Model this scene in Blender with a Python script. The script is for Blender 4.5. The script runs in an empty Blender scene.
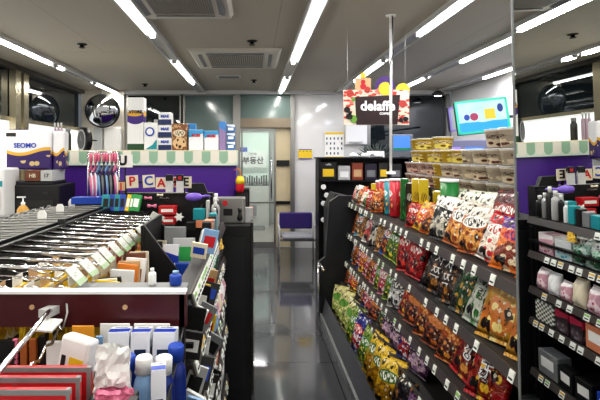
import bpy, bmesh, math, random
from mathutils import Vector, Matrix, Euler
random.seed(7)
S = bpy.context.scene
C = S.collection
PI = math.pi
EYE = 1.6

def at(px, py, y):
    "point of the place seen at that spot of the photo, y metres into the shop"
    return ((px - 254) * y / 467, y, EYE - (py - 155) * y / 467)

def lin(h):
    if isinstance(h, (tuple, list)): return (h[0], h[1], h[2], 1)
    h = h.lstrip('#')
    r = [int(h[i:i+2], 16) / 255 for i in (0, 2, 4)]
    return tuple((c / 12.92 if c <= .04045 else ((c + .055) / 1.055) ** 2.4) for c in r) + (1,)

# ------------------------------------------------------------------ materials
class NT:
    def __init__(s, name):
        s.m = bpy.data.materials.new(name); s.m.use_nodes = True
        s.t = s.m.node_tree; s.n = s.t.nodes; s.b = s.n['Principled BSDF']
    def node(s, typ, **k):
        n = s.n.new(typ)
        for a, v in k.items(): setattr(n, a, v)
        return n
    def link(s, a, b): s.t.links.new(a, b)
    def setin(s, inp, v):
        if isinstance(v, bpy.types.NodeSocket): s.link(v, inp)
        else: inp.default_value = v
    def math(s, op, a, b=0.0, c=None):
        n = s.node('ShaderNodeMath', operation=op)
        s.setin(n.inputs[0], a); s.setin(n.inputs[1], b)
        if c is not None: s.setin(n.inputs[2], c)
        return n.outputs[0]
    def mix(s, f, a, b):
        n = s.node('ShaderNodeMix', data_type='RGBA')
        s.setin(n.inputs[0], f); s.setin(n.inputs[6], a); s.setin(n.inputs[7], b)
        return n.outputs[2]
    def uv(s):
        tc = s.node('ShaderNodeTexCoord'); sp = s.node('ShaderNodeSeparateXYZ')
        s.link(tc.outputs['UV'], sp.inputs[0]); return tc.outputs['UV'], sp.outputs[0], sp.outputs[1]
    def rect(s, u, v, cx, cy, w, h):
        a = s.math('LESS_THAN', s.math('ABSOLUTE', s.math('SUBTRACT', u, cx)), w / 2)
        b = s.math('LESS_THAN', s.math('ABSOLUTE', s.math('SUBTRACT', v, cy)), h / 2)
        return s.math('MULTIPLY', a, b)
    def ell(s, u, v, cx, cy, rx, ry, wob=None):
        a = s.math('DIVIDE', s.math('SUBTRACT', u, cx), rx); b = s.math('DIVIDE', s.math('SUBTRACT', v, cy), ry)
        d = s.math('ADD', s.math('MULTIPLY', a, a), s.math('MULTIPLY', b, b))
        if wob is not None: d = s.math('ADD', d, wob)
        return s.math('LESS_THAN', d, 1.0)

def mat(name, col, rough=.5, metal=0, emit=0, alpha=None, noise=0, nscale=8, bump=0, trans=0, spec=None):
    t = NT(name); b = t.b; c = lin(col)
    b.inputs['Base Color'].default_value = c
    b.inputs['Roughness'].default_value = rough; b.inputs['Metallic'].default_value = metal
    if spec is not None: b.inputs['Specular IOR Level'].default_value = spec
    if emit:
        b.inputs['Emission Color'].default_value = c; b.inputs['Emission Strength'].default_value = emit
    if trans: b.inputs['Transmission Weight'].default_value = trans
    if alpha is not None: b.inputs['Alpha'].default_value = alpha
    if noise or bump:
        tc = t.node('ShaderNodeTexCoord'); n = t.node('ShaderNodeTexNoise'); n.inputs['Scale'].default_value = nscale
        n.inputs['Detail'].default_value = 4
        t.link(tc.outputs['Object'], n.inputs['Vector'])
        if noise:
            d = tuple(max(0, x * (1 - noise)) for x in c[:3]) + (1,); l = tuple(min(1, x * (1 + noise)) for x in c[:3]) + (1,)
            t.link(t.mix(n.outputs['Fac'], d, l), b.inputs['Base Color'])
        if bump:
            bp = t.node('ShaderNodeBump'); bp.inputs['Strength'].default_value = bump; bp.inputs['Distance'].default_value = .01
            t.link(n.outputs['Fac'], bp.inputs['Height']); t.link(bp.outputs[0], b.inputs['Normal'])
    return t.m

_pk = {}
def pk(base, top=None, blob=None, blob2=None, patch=None, speck=None, rough=.34, band=None, text=None, bump=.35, key=None, sc=1.0):
    """printed packaging: base colour, head band colour, food picture (two colours), light patch with small print, coloured specks"""
    k = (base, top, blob, blob2, patch, speck, rough, band, text, bump, sc)
    if k in _pk: return _pk[k]
    t = NT('printed_pack'); uvv, u, v = t.uv()
    no = t.node('ShaderNodeTexNoise'); no.inputs['Scale'].default_value = 7 * sc; no.inputs['Detail'].default_value = 3
    t.link(uvv, no.inputs['Vector']); nf = no.outputs['Fac']
    col = t.mix(t.math('MULTIPLY', nf, .5), lin(base), tuple(x * .45 for x in lin(base)[:3]) + (1,))
    if speck:
        vo = t.node('ShaderNodeTexVoronoi'); vo.inputs['Scale'].default_value = 9 * sc; t.link(uvv, vo.inputs['Vector'])
        col = t.mix(t.math('LESS_THAN', vo.outputs['Distance'], .42), col, lin(speck))
    if top: col = t.mix(t.math('GREATER_THAN', t.math('ADD', v, t.math('MULTIPLY', u, .15)), .80), col, lin(top))
    if band: col = t.mix(t.rect(u, v, .5, .5, 3, .16), col, lin(band))
    if blob:
        wob = t.math('MULTIPLY', t.math('SUBTRACT', nf, .5), 2.2)
        v2 = t.node('ShaderNodeTexVoronoi'); v2.inputs['Scale'].default_value = 6 * sc; t.link(uvv, v2.inputs['Vector'])
        bc = t.mix(t.math('GREATER_THAN', v2.outputs['Distance'], .36), lin(blob), lin(blob2 or '#3a1a08'))
        col = t.mix(t.ell(u, v, .5, .27, .42, .22, wob), col, bc)
    if bump:   # busy print: dark and pale flecks
        v3 = t.node('ShaderNodeTexVoronoi'); v3.inputs['Scale'].default_value = 8.5 * sc; t.link(uvv, v3.inputs['Vector']); v3.feature = 'F1'
        sp = t.node('ShaderNodeSeparateXYZ'); t.link(v3.outputs['Color'], sp.inputs[0])
        out = t.math('SUBTRACT', 1.0, t.ell(u, v, .5, .64, .42, .17))
        col = t.mix(t.math('MULTIPLY', t.math('GREATER_THAN', sp.outputs[0], .83), out), col, lin('#120c0a'))
        col = t.mix(t.math('MULTIPLY', t.math('GREATER_THAN', sp.outputs[1], .84), t.math('MULTIPLY', out, t.math('LESS_THAN', v3.outputs['Distance'], .28))), col, lin('#d8cfba'))
    if bump:
        n4 = t.node('ShaderNodeTexNoise'); n4.inputs['Scale'].default_value = 4.5; n4.inputs['Detail'].default_value = 5; n4.inputs['Distortion'].default_value = 1.5; t.link(uvv, n4.inputs['Vector'])
        col = t.mix(t.math('MULTIPLY', t.math('GREATER_THAN', n4.outputs['Fac'], .60), .75), col, lin(blob or '#d8b070'))
        col = t.mix(t.math('MULTIPLY', t.math('LESS_THAN', n4.outputs['Fac'], .38), .8), col, tuple(x * .12 for x in lin(base)[:3]) + (1,))
    if patch:
        col = t.mix(t.ell(u, v, .5, .64, .38, .13), col, lin(patch))
    if text:
        mp = t.node('ShaderNodeMapping'); mp.inputs['Scale'].default_value = (16, 7, 1); t.link(uvv, mp.inputs[0])
        n2 = t.node('ShaderNodeTexNoise'); n2.inputs['Scale'].default_value = 1.6; n2.inputs['Detail'].default_value = 0; t.link(mp.outputs[0], n2.inputs['Vector'])
        w = t.math('MULTIPLY', t.math('GREATER_THAN', n2.outputs['Fac'], .52), t.ell(u, v, .5, .64, .33, .10))
        col = t.mix(w, col, lin(text))
    t.link(col, t.b.inputs['Base Color']); t.b.inputs['Roughness'].default_value = rough
    if bump:
        bp = t.node('ShaderNodeBump'); bp.inputs['Strength'].default_value = min(1, bump * 2.2); bp.inputs['Distance'].default_value = .03
        t.link(nf, bp.inputs['Height']); t.link(bp.outputs[0], t.b.inputs['Normal'])
    _pk[k] = t.m; return t.m

M = dict(
    black=mat('black_plastic', '#141415', .45), blackm=mat('black_metal', '#1b1b1d', .4, .3), dark=mat('dark_grey', '#2b2a29', .5),
    chan=mat('price_channel', '#4a4542', .35), white=mat('white_plastic', '#e8e8e6', .4), paper=mat('paper', '#f2f1ec', .7),
    chrome=mat('chrome', '#d8d8da', .18, 1), steel=mat('brushed_steel', '#9b9a96', .35, .8), alu=mat('white_aluminium', '#c9c9c6', .4, .2),
    grey=mat('grey_plastic', '#7d7f80', .45), lgrey=mat('light_grey', '#b5b6b4', .45), purple=mat('purple_laminate', '#4b2585', .35),
    maroon=mat('maroon_enamel', '#4b1a20', .3), green=mat('pack_green', '#2f9a4c', .4), red=mat('pack_red', '#c0202a', .4),
    blue=mat('pack_blue', '#2248a8', .4), yellow=mat('pack_yellow', '#e8c42c', .4), orange=mat('pack_orange', '#d8812e', .45),
    pink=mat('pack_pink', '#d87a98', .4), teal=mat('pack_teal', '#1f8f98', .4), peach=mat('pack_peach', '#d98a66', .45),
    lblue=mat('pack_pale_blue', '#86a9cf', .4), brown=mat('pack_brown', '#6e3f28', .5), cream=mat('cream', '#ddd3ba', .55),
    violet=mat('violet_plastic', '#7d5fc4', .3), tagw=mat('price_ticket_white', '#e9ece4', .5), tagg=mat('price_ticket_green', '#8fbf6e', .5),
    tagy=mat('price_ticket_yellow', '#d9b23a', .5), ink=mat('ink', '#111113', .6), inkw=mat('white_ink', '#f5f5f5', .5),
    inkr=mat('red_ink', '#c02030', .5), inkb=mat('blue_ink', '#2a48b0', .5), gold=mat('gold_liquid', '#c99a48', .3),
    skinp=mat('tan_paper', '#c9a77c', .6), clear=mat('clear_plastic', '#dfe4e4', .12, alpha=.35), silver=mat('silver_foil', '#b9bbbd', .3, .6),
)

# ------------------------------------------------------------------ mesh builder
class MB:
    def __init__(s):
        s.bm = bmesh.new(); s.uvl = s.bm.loops.layers.uv.new('UVMap'); s.mi = 0; s.smooth = False
    def face(s, vs, uvs=None):
        try: f = s.bm.faces.new(vs)
        except ValueError: return None
        f.material_index = s.mi; f.smooth = s.smooth
        if uvs is None:
            n = len(vs); uvs = [(0, 0), (1, 0), (1, 1), (0, 1)] if n == 4 else [(.5 + .5 * math.cos(2 * PI * i / n), .5 + .5 * math.sin(2 * PI * i / n)) for i in range(n)]
        for l, q in zip(f.loops, uvs): l[s.uvl].uv = q
        return f
    def v(s, p): return s.bm.verts.new(p)
    def box(s, c, d, rot=None, mi=0, taper=1.0):
        s.mi = mi; x, y, z = (q / 2 for q in d); P = []
        R = Euler(rot).to_matrix() if rot else None
        for sz in (-1, 1):
            for sx, sy in ((-1, -1), (1, -1), (1, 1), (-1, 1)):
                k = taper if sz > 0 else 1
                p = Vector((sx * x * k, sy * y * k, sz * z))
                if R: p = R @ p
                P.append(s.v(p + Vector(c)))
        for q in ((0, 1, 5, 4), (1, 2, 6, 5), (2, 3, 7, 6), (3, 0, 4, 7), (4, 5, 6, 7), (3, 2, 1, 0)): s.face([P[i] for i in q])
        return s
    def prism(s, pts, y0, y1, mi=0, axis='y'):
        "outline in the plane across axis, extruded"
        s.mi = mi
        def mk(a, b, t): return {'y': (a, t, b), 'x': (t, a, b), 'z': (a, b, t)}[axis]
        A = [s.v(mk(a, b, y0)) for a, b in pts]; B = [s.v(mk(a, b, y1)) for a, b in pts]; n = len(pts)
        lo = [min(p[i] for p in pts) for i in (0, 1)]; hi = [max(p[i] for p in pts) for i in (0, 1)]
        uv = [((a - lo[0]) / max(1e-6, hi[0] - lo[0]), (b - lo[1]) / max(1e-6, hi[1] - lo[1])) for a, b in pts]
        s.face(A, uv); s.face(B[::-1], uv[::-1])
        for i in range(n): s.face([A[(i + 1) % n], A[i], B[i], B[(i + 1) % n]])
        return s
    def lathe(s, prof, n=20, c=(0, 0, 0), mi=0, axis='z', smooth=True):
        s.mi = mi; s.smooth = smooth; rings = []
        def mk(a, b, h):
            return {'z': (c[0] + a, c[1] + b, c[2] + h), 'y': (c[0] + a, c[1] + h, c[2] + b), 'x': (c[0] + h, c[1] + a, c[2] + b)}[axis]
        H = prof[-1][1] - prof[0][1] or 1
        for r, h in prof: rings.append([s.v(mk(max(r, 1e-4) * math.cos(2 * PI * i / n), max(r, 1e-4) * math.sin(2 * PI * i / n), h)) for i in range(n)])
        for k in range(len(rings) - 1):
            v0 = (prof[k][1] - prof[0][1]) / H; v1 = (prof[k + 1][1] - prof[0][1]) / H
            for i in range(n):
                j = (i + 1) % n; u0 = (2 * i / n) % 1; u1 = u0 + 2 / n
                s.face([rings[k][i], rings[k][j], rings[k + 1][j], rings[k + 1][i]], [(u0, v0), (u1, v0), (u1, v1), (u0, v1)])
        s.smooth = False
        s.face(rings[0][::-1]); s.face(rings[-1]); return s
    def tube(s, pts, r, n=8, mi=0):
        s.mi = mi; s.smooth = True; rings = []
        pts = [Vector(p) for p in pts]
        for k, p in enumerate(pts):
            d = (pts[min(k + 1, len(pts) - 1)] - pts[max(k - 1, 0)]).normalized()
            a = d.cross(Vector((0, 0, 1)))
            if a.length < .05: a = d.cross(Vector((1, 0, 0)))
            a.normalize(); b = d.cross(a)
            rr = r[k] if isinstance(r, (list, tuple)) else r
            rings.append([s.v(p + (a * math.cos(2 * PI * i / n) + b * math.sin(2 * PI * i / n)) * rr) for i in range(n)])
        for k in range(len(rings) - 1):
            for i in range(n): s.face([rings[k][i], rings[k][(i + 1) % n], rings[k + 1][(i + 1) % n], rings[k + 1][i]])
        s.smooth = False
        s.face(rings[0][::-1]); s.face(rings[-1]); return s
    def grid(s, fn, nu, nv, mi=0, flip=False, smooth=True):
        s.mi = mi; s.smooth = smooth
        V = [[s.v(fn(i / nu, j / nv)) for i in range(nu + 1)] for j in range(nv + 1)]
        for j in range(nv):
            for i in range(nu):
                q = [V[j][i], V[j][i + 1], V[j + 1][i + 1], V[j + 1][i]]
                uv = [(i / nu, j / nv), ((i + 1) / nu, j / nv), ((i + 1) / nu, (j + 1) / nv), (i / nu, (j + 1) / nv)]
                if flip: q = q[::-1]; uv = uv[::-1]
                s.face(q, uv)
        s.smooth = False; return s
    def mesh(s, name, mats, bevel=0):
        bmesh.ops.remove_doubles(s.bm, verts=s.bm.verts, dist=1e-6)
        bmesh.ops.recalc_face_normals(s.bm, faces=s.bm.faces)
        me = bpy.data.meshes.new(name); s.bm.to_mesh(me); s.bm.free()
        for m in (mats if isinstance(mats, (list, tuple)) else [mats]): me.materials.append(M[m] if isinstance(m, str) else m)
        return me
    def obj(s, name, mats, parent=None, loc=(0, 0, 0), rot=(0, 0, 0), bevel=0):
        o = bpy.data.objects.new(name, s.mesh(name, mats)); C.objects.link(o)
        o.location = loc; o.rotation_euler = rot
        if parent is not None: o.parent = parent
        if bevel:
            b = o.modifiers.new('bevel', 'BEVEL'); b.width = bevel; b.segments = 2; b.limit_method = 'ANGLE'
        return o

_labels = {}
def tag(o, label, cat, group=None):
    _labels.setdefault(label, []).append(o.name)
    o['label'] = label; o['category'] = cat
    if group: o['group'] = group
    return o
def struct(o): o['kind'] = 'structure'; return o
def thing(name, label, cat, loc=(0, 0, 0), rot=(0, 0, 0), group=None):
    o = bpy.data.objects.new(name, None); C.objects.link(o); o.location = loc; o.rotation_euler = rot
    o.empty_display_size = .05
    return tag(o, label, cat, group)
def copy_thing(root, loc, rot, label, group=None):
    def cp(o, parent):
        c = o.copy(); C.objects.link(c); c.parent = parent
        for ch in [q for q in bpy.data.objects if q.parent == o]: cp(ch, c)
        return c
    r = cp(root, None); r.location = loc; r.rotation_euler = rot
    tag(r, label, root['category'], group or root.get('group')); return r

def lettering(s, size, m, parent, loc, rot=(PI / 2, 0, 0), warp=None, bold=.0, depth=.0006, name='lettering', sx=1.0, space=1.0, lead=1.0):
    cu = bpy.data.curves.new('t', 'FONT'); cu.body = s; cu.size = size; cu.align_x = 'CENTER'; cu.align_y = 'CENTER'
    cu.offset = bold; cu.extrude = depth; cu.resolution_u = 3; cu.space_character = space; cu.space_line = lead
    o = bpy.data.objects.new('t', cu); C.objects.link(o)
    dg = bpy.context.evaluated_depsgraph_get(); me = bpy.data.meshes.new_from_object(o.evaluated_get(dg))
    bpy.data.objects.remove(o); bpy.data.curves.remove(cu)
    for v in me.vertices: v.co.x *= sx
    if warp:
        bm = bmesh.new(); bm.from_mesh(me)
        for v in bm.verts: v.co = warp(v.co)
        bm.to_mesh(me); bm.free()
    me.materials.clear(); me.materials.append(M[m] if isinstance(m, str) else m)
    q = bpy.data.objects.new(name, me); C.objects.link(q); q.location = loc
    q.rotation_euler = (0, 0, 0) if warp else rot
    if parent is not None: q.parent = parent
    return q
# ================================================================== camera and light
cam = bpy.data.objects.new('camera', bpy.data.cameras.new('camera')); C.objects.link(cam)
cam.location = (0, 0, EYE); cam.rotation_euler = (PI / 2, 0, 0)
cam.data.sensor_width = 36; cam.data.lens = 467 / 600 * 36; cam.data.shift_x = 46 / 600; cam.data.shift_y = -45 / 600
cam.data.clip_start = .02
S.camera = cam
S.view_settings.view_transform = 'Standard'
S.view_settings.look = 'Medium High Contrast'
S.view_settings.exposure = 0.0
w = bpy.data.worlds.new('world'); S.world = w; w.use_nodes = True
w.node_tree.nodes['Background'].inputs[0].default_value = (.5, .55, .6, 1)
w.node_tree.nodes['Background'].inputs[1].default_value = .25

CEIL = 2.7; BACK = 8.05; LEFT = -2.97; RIGHT = 3.4; NEAR = -2.6

# ================================================================== room shell
def floor_mat():
    t = NT('glossy_dark_tile'); tc = t.node('ShaderNodeTexCoord'); br = t.node('ShaderNodeTexBrick')
    br.offset = 0; br.inputs['Scale'].default_value = 1
    br.inputs['Brick Width'].default_value = .6; br.inputs['Row Height'].default_value = .6
    br.inputs['Mortar Size'].default_value = .004; br.inputs['Mortar Smooth'].default_value = .1
    br.inputs['Color1'].default_value = lin('#4e4f52'); br.inputs['Color2'].default_value = lin('#46474a'); br.inputs['Mortar'].default_value = lin('#28282a')
    t.link(tc.outputs['Object'], br.inputs['Vector'])
    n = t.node('ShaderNodeTexNoise'); n.inputs['Scale'].default_value = 3.2; t.link(tc.outputs['Object'], n.inputs['Vector'])
    t.link(t.mix(t.math('MULTIPLY', n.outputs['Fac'], .25), br.outputs['Color'], lin('#626467')), t.b.inputs['Base Color'])
    t.link(t.math('ADD', t.math('MULTIPLY', n.outputs['Fac'], .06), .04), t.b.inputs['Roughness'])
    t.b.inputs['Specular IOR Level'].default_value = .8
    return t.m
def ceil_mat():
    t = NT('painted_ceiling'); tc = t.node('ShaderNodeTexCoord'); n = t.node('ShaderNodeTexNoise'); n.inputs['Scale'].default_value = 1.1
    t.link(tc.outputs['Object'], n.inputs['Vector'])
    br = t.node('ShaderNodeTexBrick'); br.offset = .5; br.inputs['Scale'].default_value = 1; br.inputs['Brick Width'].default_value = 1.8
    br.inputs['Row Height'].default_value = 5; br.inputs['Mortar Size'].default_value = .004
    br.inputs['Color1'].default_value = lin('#b0aa9c'); br.inputs['Color2'].default_value = lin('#b0aa9c'); br.inputs['Mortar'].default_value = lin('#96938b')
    mp = t.node('ShaderNodeMapping'); mp.inputs['Rotation'].default_value = (0, 0, 0); mp.inputs['Location'].default_value = (.7, 0, 0)
    t.link(tc.outputs['Object'], mp.inputs[0]); t.link(mp.outputs[0], br.inputs['Vector'])
    t.link(t.mix(t.math('MULTIPLY', n.outputs['Fac'], .3), br.outputs['Color'], lin('#bab5a8')), t.b.inputs['Base Color'])
    t.b.inputs['Roughness'].default_value = .7
    return t.m
struct(MB().box(((LEFT + RIGHT) / 2, (NEAR + BACK) / 2, -.05), (RIGHT - LEFT + .4, BACK - NEAR + .2, .1)).obj('floor', floor_mat()))
struct(MB().box(((LEFT + RIGHT) / 2, (NEAR + BACK) / 2, CEIL + .05), (RIGHT - LEFT + .4, BACK - NEAR + .2, .1)).obj('ceiling', ceil_mat()))
wallw = mat('white_wall', '#e4e2dd', .35, noise=.03, nscale=2)
gloss = mat('glossy_white_panel', '#dcdbd9', .08, noise=.03, nscale=1.5)
beige = mat('beige_wall', '#d6cfc0', .6, noise=.04, nscale=3)
struct(MB().box((RIGHT + .05, (NEAR + BACK) / 2, CEIL / 2), (.1, BACK - NEAR, CEIL)).obj('wall_right', wallw))
struct(MB().box(((LEFT + RIGHT) / 2, NEAR - .05, CEIL / 2), (RIGHT - LEFT + .2, .1, CEIL)).obj('wall_near', wallw))

darkglass = NT('dark_window_glass'); darkglass.b.inputs['Base Color'].default_value = lin('#20272a'); darkglass.b.inputs['Roughness'].default_value = .03
darkglass.b.inputs['Specular IOR Level'].default_value = .9; darkglass = darkglass.m
frost = mat('frosted_film', '#f2f4f2', .4, emit=.7)
greenglass = mat('green_grey_glass', '#6f7f7c', .12, noise=.06, nscale=1)
mull = mat('gold_beige_mullion', '#b9b096', .22, .7)
# left wall: sill, frosted lower lights, dark glass above, mullions
struct(MB().box((LEFT - .05, (NEAR + BACK) / 2, .45), (.1, BACK - NEAR, .9)).obj('wall_left', wallw))
ys = [NEAR, -1.4, .8, 3.2, 5.85, 7.95]
for i in range(5):
    a, b = ys[i], ys[i + 1]; wn = bpy.data.objects.new('window_%d' % (i + 1), None); C.objects.link(wn); struct(wn)
    MB().box((LEFT - .03, (a + b) / 2, 1.47), (.02, b - a, 1.14)).obj('frosted_pane', frost, wn)
    MB().box((LEFT - .03, (a + b) / 2, 2.37), (.02, b - a, .66)).obj('upper_pane', darkglass, wn)
    MB().box((LEFT - .01, (a + b) / 2, 2.04), (.05, b - a, .05)).obj('transom', mull, wn)
    if i < 4 :
        m = MB()
        for d in (-.10, .10): MB().box((LEFT + .03, b + d, 1.8), (.08, .13, 1.79)).obj('mullion', mull, wn)
struct(MB().box((LEFT + .03, (NEAR + BACK) / 2, CEIL - .03), (.12, BACK - NEAR, .06)).obj('trim_1', mat('dark_trim', '#4c4943', .4)))
# back wall: pillar stub, windows, door, white panels, dark window
struct(MB().box((-2.57, BACK - .02, CEIL / 2), (.72, .2, CEIL)).obj('wall_back', beige))
struct(MB().box((-1.3, BACK + .05, .35), (2.1, .1, .7)).obj('wall_back_sill', wallw))
m = MB(); m.box((1.29, BACK + .05, CEIL / 2), (1.2, .1, CEIL)).obj('wall_back_panel', gloss); 
struct(bpy.data.objects['wall_back_panel'])
struct(MB().box((2.75, BACK + .05, .45), (1.72, .1, .9)).obj('wall_back_low', wallw))
def bwin(n, x0, x1, z0, z1, glass):
    wn = bpy.data.objects.new('window_%d' % n, None); C.objects.link(wn); struct(wn); wn.location = (0, BACK, 0)
    MB().box(((x0 + x1) / 2, .04, (z0 + z1) / 2), (x1 - x0, .02, z1 - z0)).obj('pane', glass, wn)
    m = MB(); 
    for x in (x0, x1): m.box((x, 0, (z0 + z1) / 2), (.06, .08, z1 - z0))
    for z in (z0, z1): m.box(((x0 + x1) / 2, 0, z), (x1 - x0, .08, .05))
    m.obj('frame', 'steel', wn)
bwin(6, -2.2, -1.25, .7, 2.65, darkglass)
bwin(7, -1.22, -.33, .7, 2.65, greenglass)
bwin(8, 1.97, 3.33, .9, 2.65, darkglass)
struct(MB().box((.5, BACK - .05, CEIL - .03), (5.6, .1, .06)).obj('trim_2', 'alu'))
# glass door with transom light and side light
dr = bpy.data.objects.new('door_1', None); C.objects.link(dr); struct(dr); dr.location = (0, BACK, 0)
m = MB()
for x in (-.27, .66): m.box((x, -.02, CEIL / 2), (.07, .12, CEIL))
m.obj('door_frame', 'steel', dr)
MB().box((.195, 0, 2.15), (.86, .12, .16)).obj('door_transom', mat('transom_bronze', '#877c6c', .35, .5), dr)
MB().box((.195, .03, 2.44), (.86, .02, .42)).obj('transom_pane', greenglass, dr)
dglass = mat('door_glass', '#cfd8d4', .02, alpha=.18)
m = MB(); m.box((-.08, .03, 1.05), (.5 - .2, .012, 2.03)); 
MB().box((.07, .03, 1.05), (.58, .012, 2.02)).obj('door_leaf', dglass, dr)
m = MB()
for x in (-.21, .36): m.box((x, .03, 1.04), (.03, .04, 2.06))
m.box((.07, .03, .05), (.58, .05, .1)); m.box((.07, .03, 2.05), (.58, .05, .05)); m.box((.07, .03, .78), (.58, .05, .025))
m.obj('leaf_frame', 'steel', dr)
m = MB(); m.tube([(.3, -.03, .85), (.3, -.06, .9), (.3, -.06, 1.5), (.3, -.03, 1.55)], .014); m.obj('door_handle', 'chrome', dr)
mar = mat('beige_marble', '#cdbf9f', .3, noise=.14, nscale=2.5)
MB().box((.5, .05, 1.05), (.27, .03, 2.06)).obj('side_panel', mar, dr)
m = MB(); m.box((.5, .015, 1.46), (.22, .03, .1)); m.box((.5, .015, .78), (.24, .03, .05)); m.obj('side_plate', 'black', dr)
# beyond the door: the neighbouring shop's front
struct(MB().box((.2, BACK + 1.5, -.05), (4, 2.8, .1)).obj('floor_passage', mat('passage_tile', '#9b968a', .25)))
ow = struct(MB().box((.2, BACK + 2.85, 1.35), (4, .1, 2.8)).obj('wall_passage', mat('passage_wall', '#a8ada4', .4, noise=.1, nscale=2)))
struct(MB().box((.2, BACK + 1.5, 2.75), (4, 2.8, .1)).obj('ceiling_passage', 'white'))
nb = thing('shop_front', 'lit shop window with Korean lettering seen through the glass door', 'shop window', (-.12, BACK + 2.4, 0))
MB().box((0, 0, .45), (.9, .12, .9)).obj('counter', mat('shop_counter', '#c9ccc0', .5), nb)
MB().box((0, .1, 1.55), (.9, .04, 1.1)).obj('lit_pane', mat('shop_glow', '#a9bcae', .3, emit=.5), nb)
m = MB()
random.seed(3)
for i in range(16): m.box((-.4 + i * .053, .02, 1.0 + random.random() * .05), (.035, .05, .12 + .12 * random.random()))
m.obj('bottles', 'black', nb)
MB().box((.1, -.02, 1.5), (.6, .02, .36)).obj('sign_board', mat('pale_sign', '#d5ddd2', .4), nb)
lettering('부동산', .17, 'ink', nb, (.1, -.04, 1.47), bold=.004)
lettering('그린데', .07, 'ink', nb, (.08, -.04, 1.62))
MB().box((-.3, -.02, 1.72), (.1, .03, .1)).obj('red_plate', 'red', nb)
MB().box((-.13, -.02, 1.72), (.2, .03, .1)).obj('blue_plate', 'blue', nb)
pl = thing('notice_board', 'pale board with small black square standing low outside the glass door', 'board', (.02, BACK + 1.9, 0))
MB().box((0, 0, .45), (.42, .03, .75)).obj('board_panel', mat('pale_board', '#c6cabf', .5), pl)
MB().box((-.03, -.03, .42), (.13, .02, .22)).obj('printed_square', 'grey', pl)
MB().box((0, .05, .05), (.42, .2, .1)).obj('foot', 'grey', pl)

t = thing('added_passage_lamp', 'round ceiling lamp lighting the passage outside the door', 'ceiling light', (.1, BACK + 1.3, 2.7))  # fixture and its area light are added to brighten the view through the door
MB().lathe([(.16, -.04), (.18, 0)], 24).obj('diffuser', mat('lamp_glow', '#ffffff', .4, emit=6), t)
L = bpy.data.lights.new('added_passage_light', 'AREA'); L.size = .3; L.energy = 45; lo = bpy.data.objects.new('added_passage_light', L); C.objects.link(lo); lo.location = (.1, BACK + 1.3, 2.64)
# ceiling: lamp tracks with tubes; those behind the camera are unseen, added for lighting
tubeM = mat('lit_tube', '#ffffff', .3, emit=9)
tracks = [(-2.35, [(-2, -.6), (.6, 2.0), (2.9, 5.4), (5.55, 5.75), (6.9, 7.95)], 'far left'), (-.9, [(-2, -.6), (.5, 1.9), (2.4, 4.15), (5.3, 6.9)], 'second from the left'),
          (.45, [(-2, -.6), (.5, 1.9), (2.6, 5.35), (6.4, 7.9)], 'above the door axis'), (1.45, [(-2, -.6), (.5, 1.9), (2.6, 4.1), (5.25, 6.7)], 'running behind the hanging sign'),
          (2.35, [(-2, -.6), (.5, 1.9), (4.0, 5.3), (6.4, 7.7)], 'second from the right wall'), (3.15, [(.5, 1.9), (4.2, 4.9), (5.3, 6.4)], 'closest to the right wall')]
for x, tubes, wh in tracks:
    t = thing('track_light', 'white aluminium ceiling light track %s with glowing tubes' % wh, 'ceiling light', (x, 0, CEIL), group='ceiling light tracks')
    m = MB(); m.box((0, (NEAR + BACK) / 2, -.012), (.10, BACK - NEAR - .1, .024)); m.box((-.055, (NEAR + BACK) / 2, -.022), (.012, BACK - NEAR - .1, .044)); m.box((.055, (NEAR + BACK) / 2, -.022), (.012, BACK - NEAR - .1, .044))
    m.obj('track_body', 'alu', t)
    for a, b in tubes:
        MB().lathe([(.015, a), (.021, a + .02), (.021, b - .02), (.015, b)], 12, (0, 0, -.046), axis='y').obj('tube', tubeM, t)
        for e_ in (a - .01, b + .01): MB().box((0, e_, -.04), (.05, .03, .05)).obj('tube_holder', 'lgrey', t)
        L = bpy.data.lights.new('tube_lamp', 'AREA'); L.shape = 'RECTANGLE'; L.size = .05; L.size_y = b - a
        L.energy = 9.5 * (b - a); L.color = (1, .965, .90) if x < 1 else (.94, .94, 1) if x < 2 else (.84, .85, 1)
        lo = bpy.data.objects.new('tube_lamp', L); C.objects.link(lo); lo.location = (x, (a + b) / 2, CEIL - .072)
# AC cassettes, vent, sprinklers
def cassette(loc, w, d, label, name='air_conditioner'):
    t = thing(name, label, 'air conditioner', loc)
    acw = mat('aged_white_plastic', '#c9c5ba', .5); x, y = w / 2, d / 2
    m = MB(); 
    m.prism([(-x, 0), (x, 0), (x * .93, -.035), (-x * .93, -.035)], -y, y); m.obj('casing', acw, t)
    m = MB()
    for k in range(26):
        q = -w * .3 + k * w * .6 / 25; m.box((q, 0, -.039), (.012, d * .62, .008))
    m.obj('intake_grille', mat('grille_grey', '#8f8b82', .5), t)
    m = MB()
    for sx in (-1, 1): m.box((sx * w * .38, 0, -.037), (.05, d * .7, .006), rot=(0, sx * .3, 0))
    for sy in (-1, 1): m.box((0, sy * d * .40, -.037), (w * .62, .05, .006), rot=(sy * .3, 0, 0))
    m.obj('louvre', 'grey', t)
cassette((-.2, 5.28, CEIL), .98, .95, 'white ceiling air conditioner cassette in mid ceiling')
cassette((-.52, 3.28, CEIL), .72, .75, 'nearer ceiling cassette cut by the top edge of the photo')
t = thing('ceiling_vent', 'small slotted ceiling vent behind the air conditioner', 'vent', (-.35, 6.5, CEIL))
MB().box((0, 0, -.008), (.34, .18, .016)).obj('frame', 'alu', t)
m = MB(); [m.box((0, -.06 + .03 * k, -.02), (.28, .014, .006)) for k in range(5)]; m.obj('slats', 'grey', t)
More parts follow.
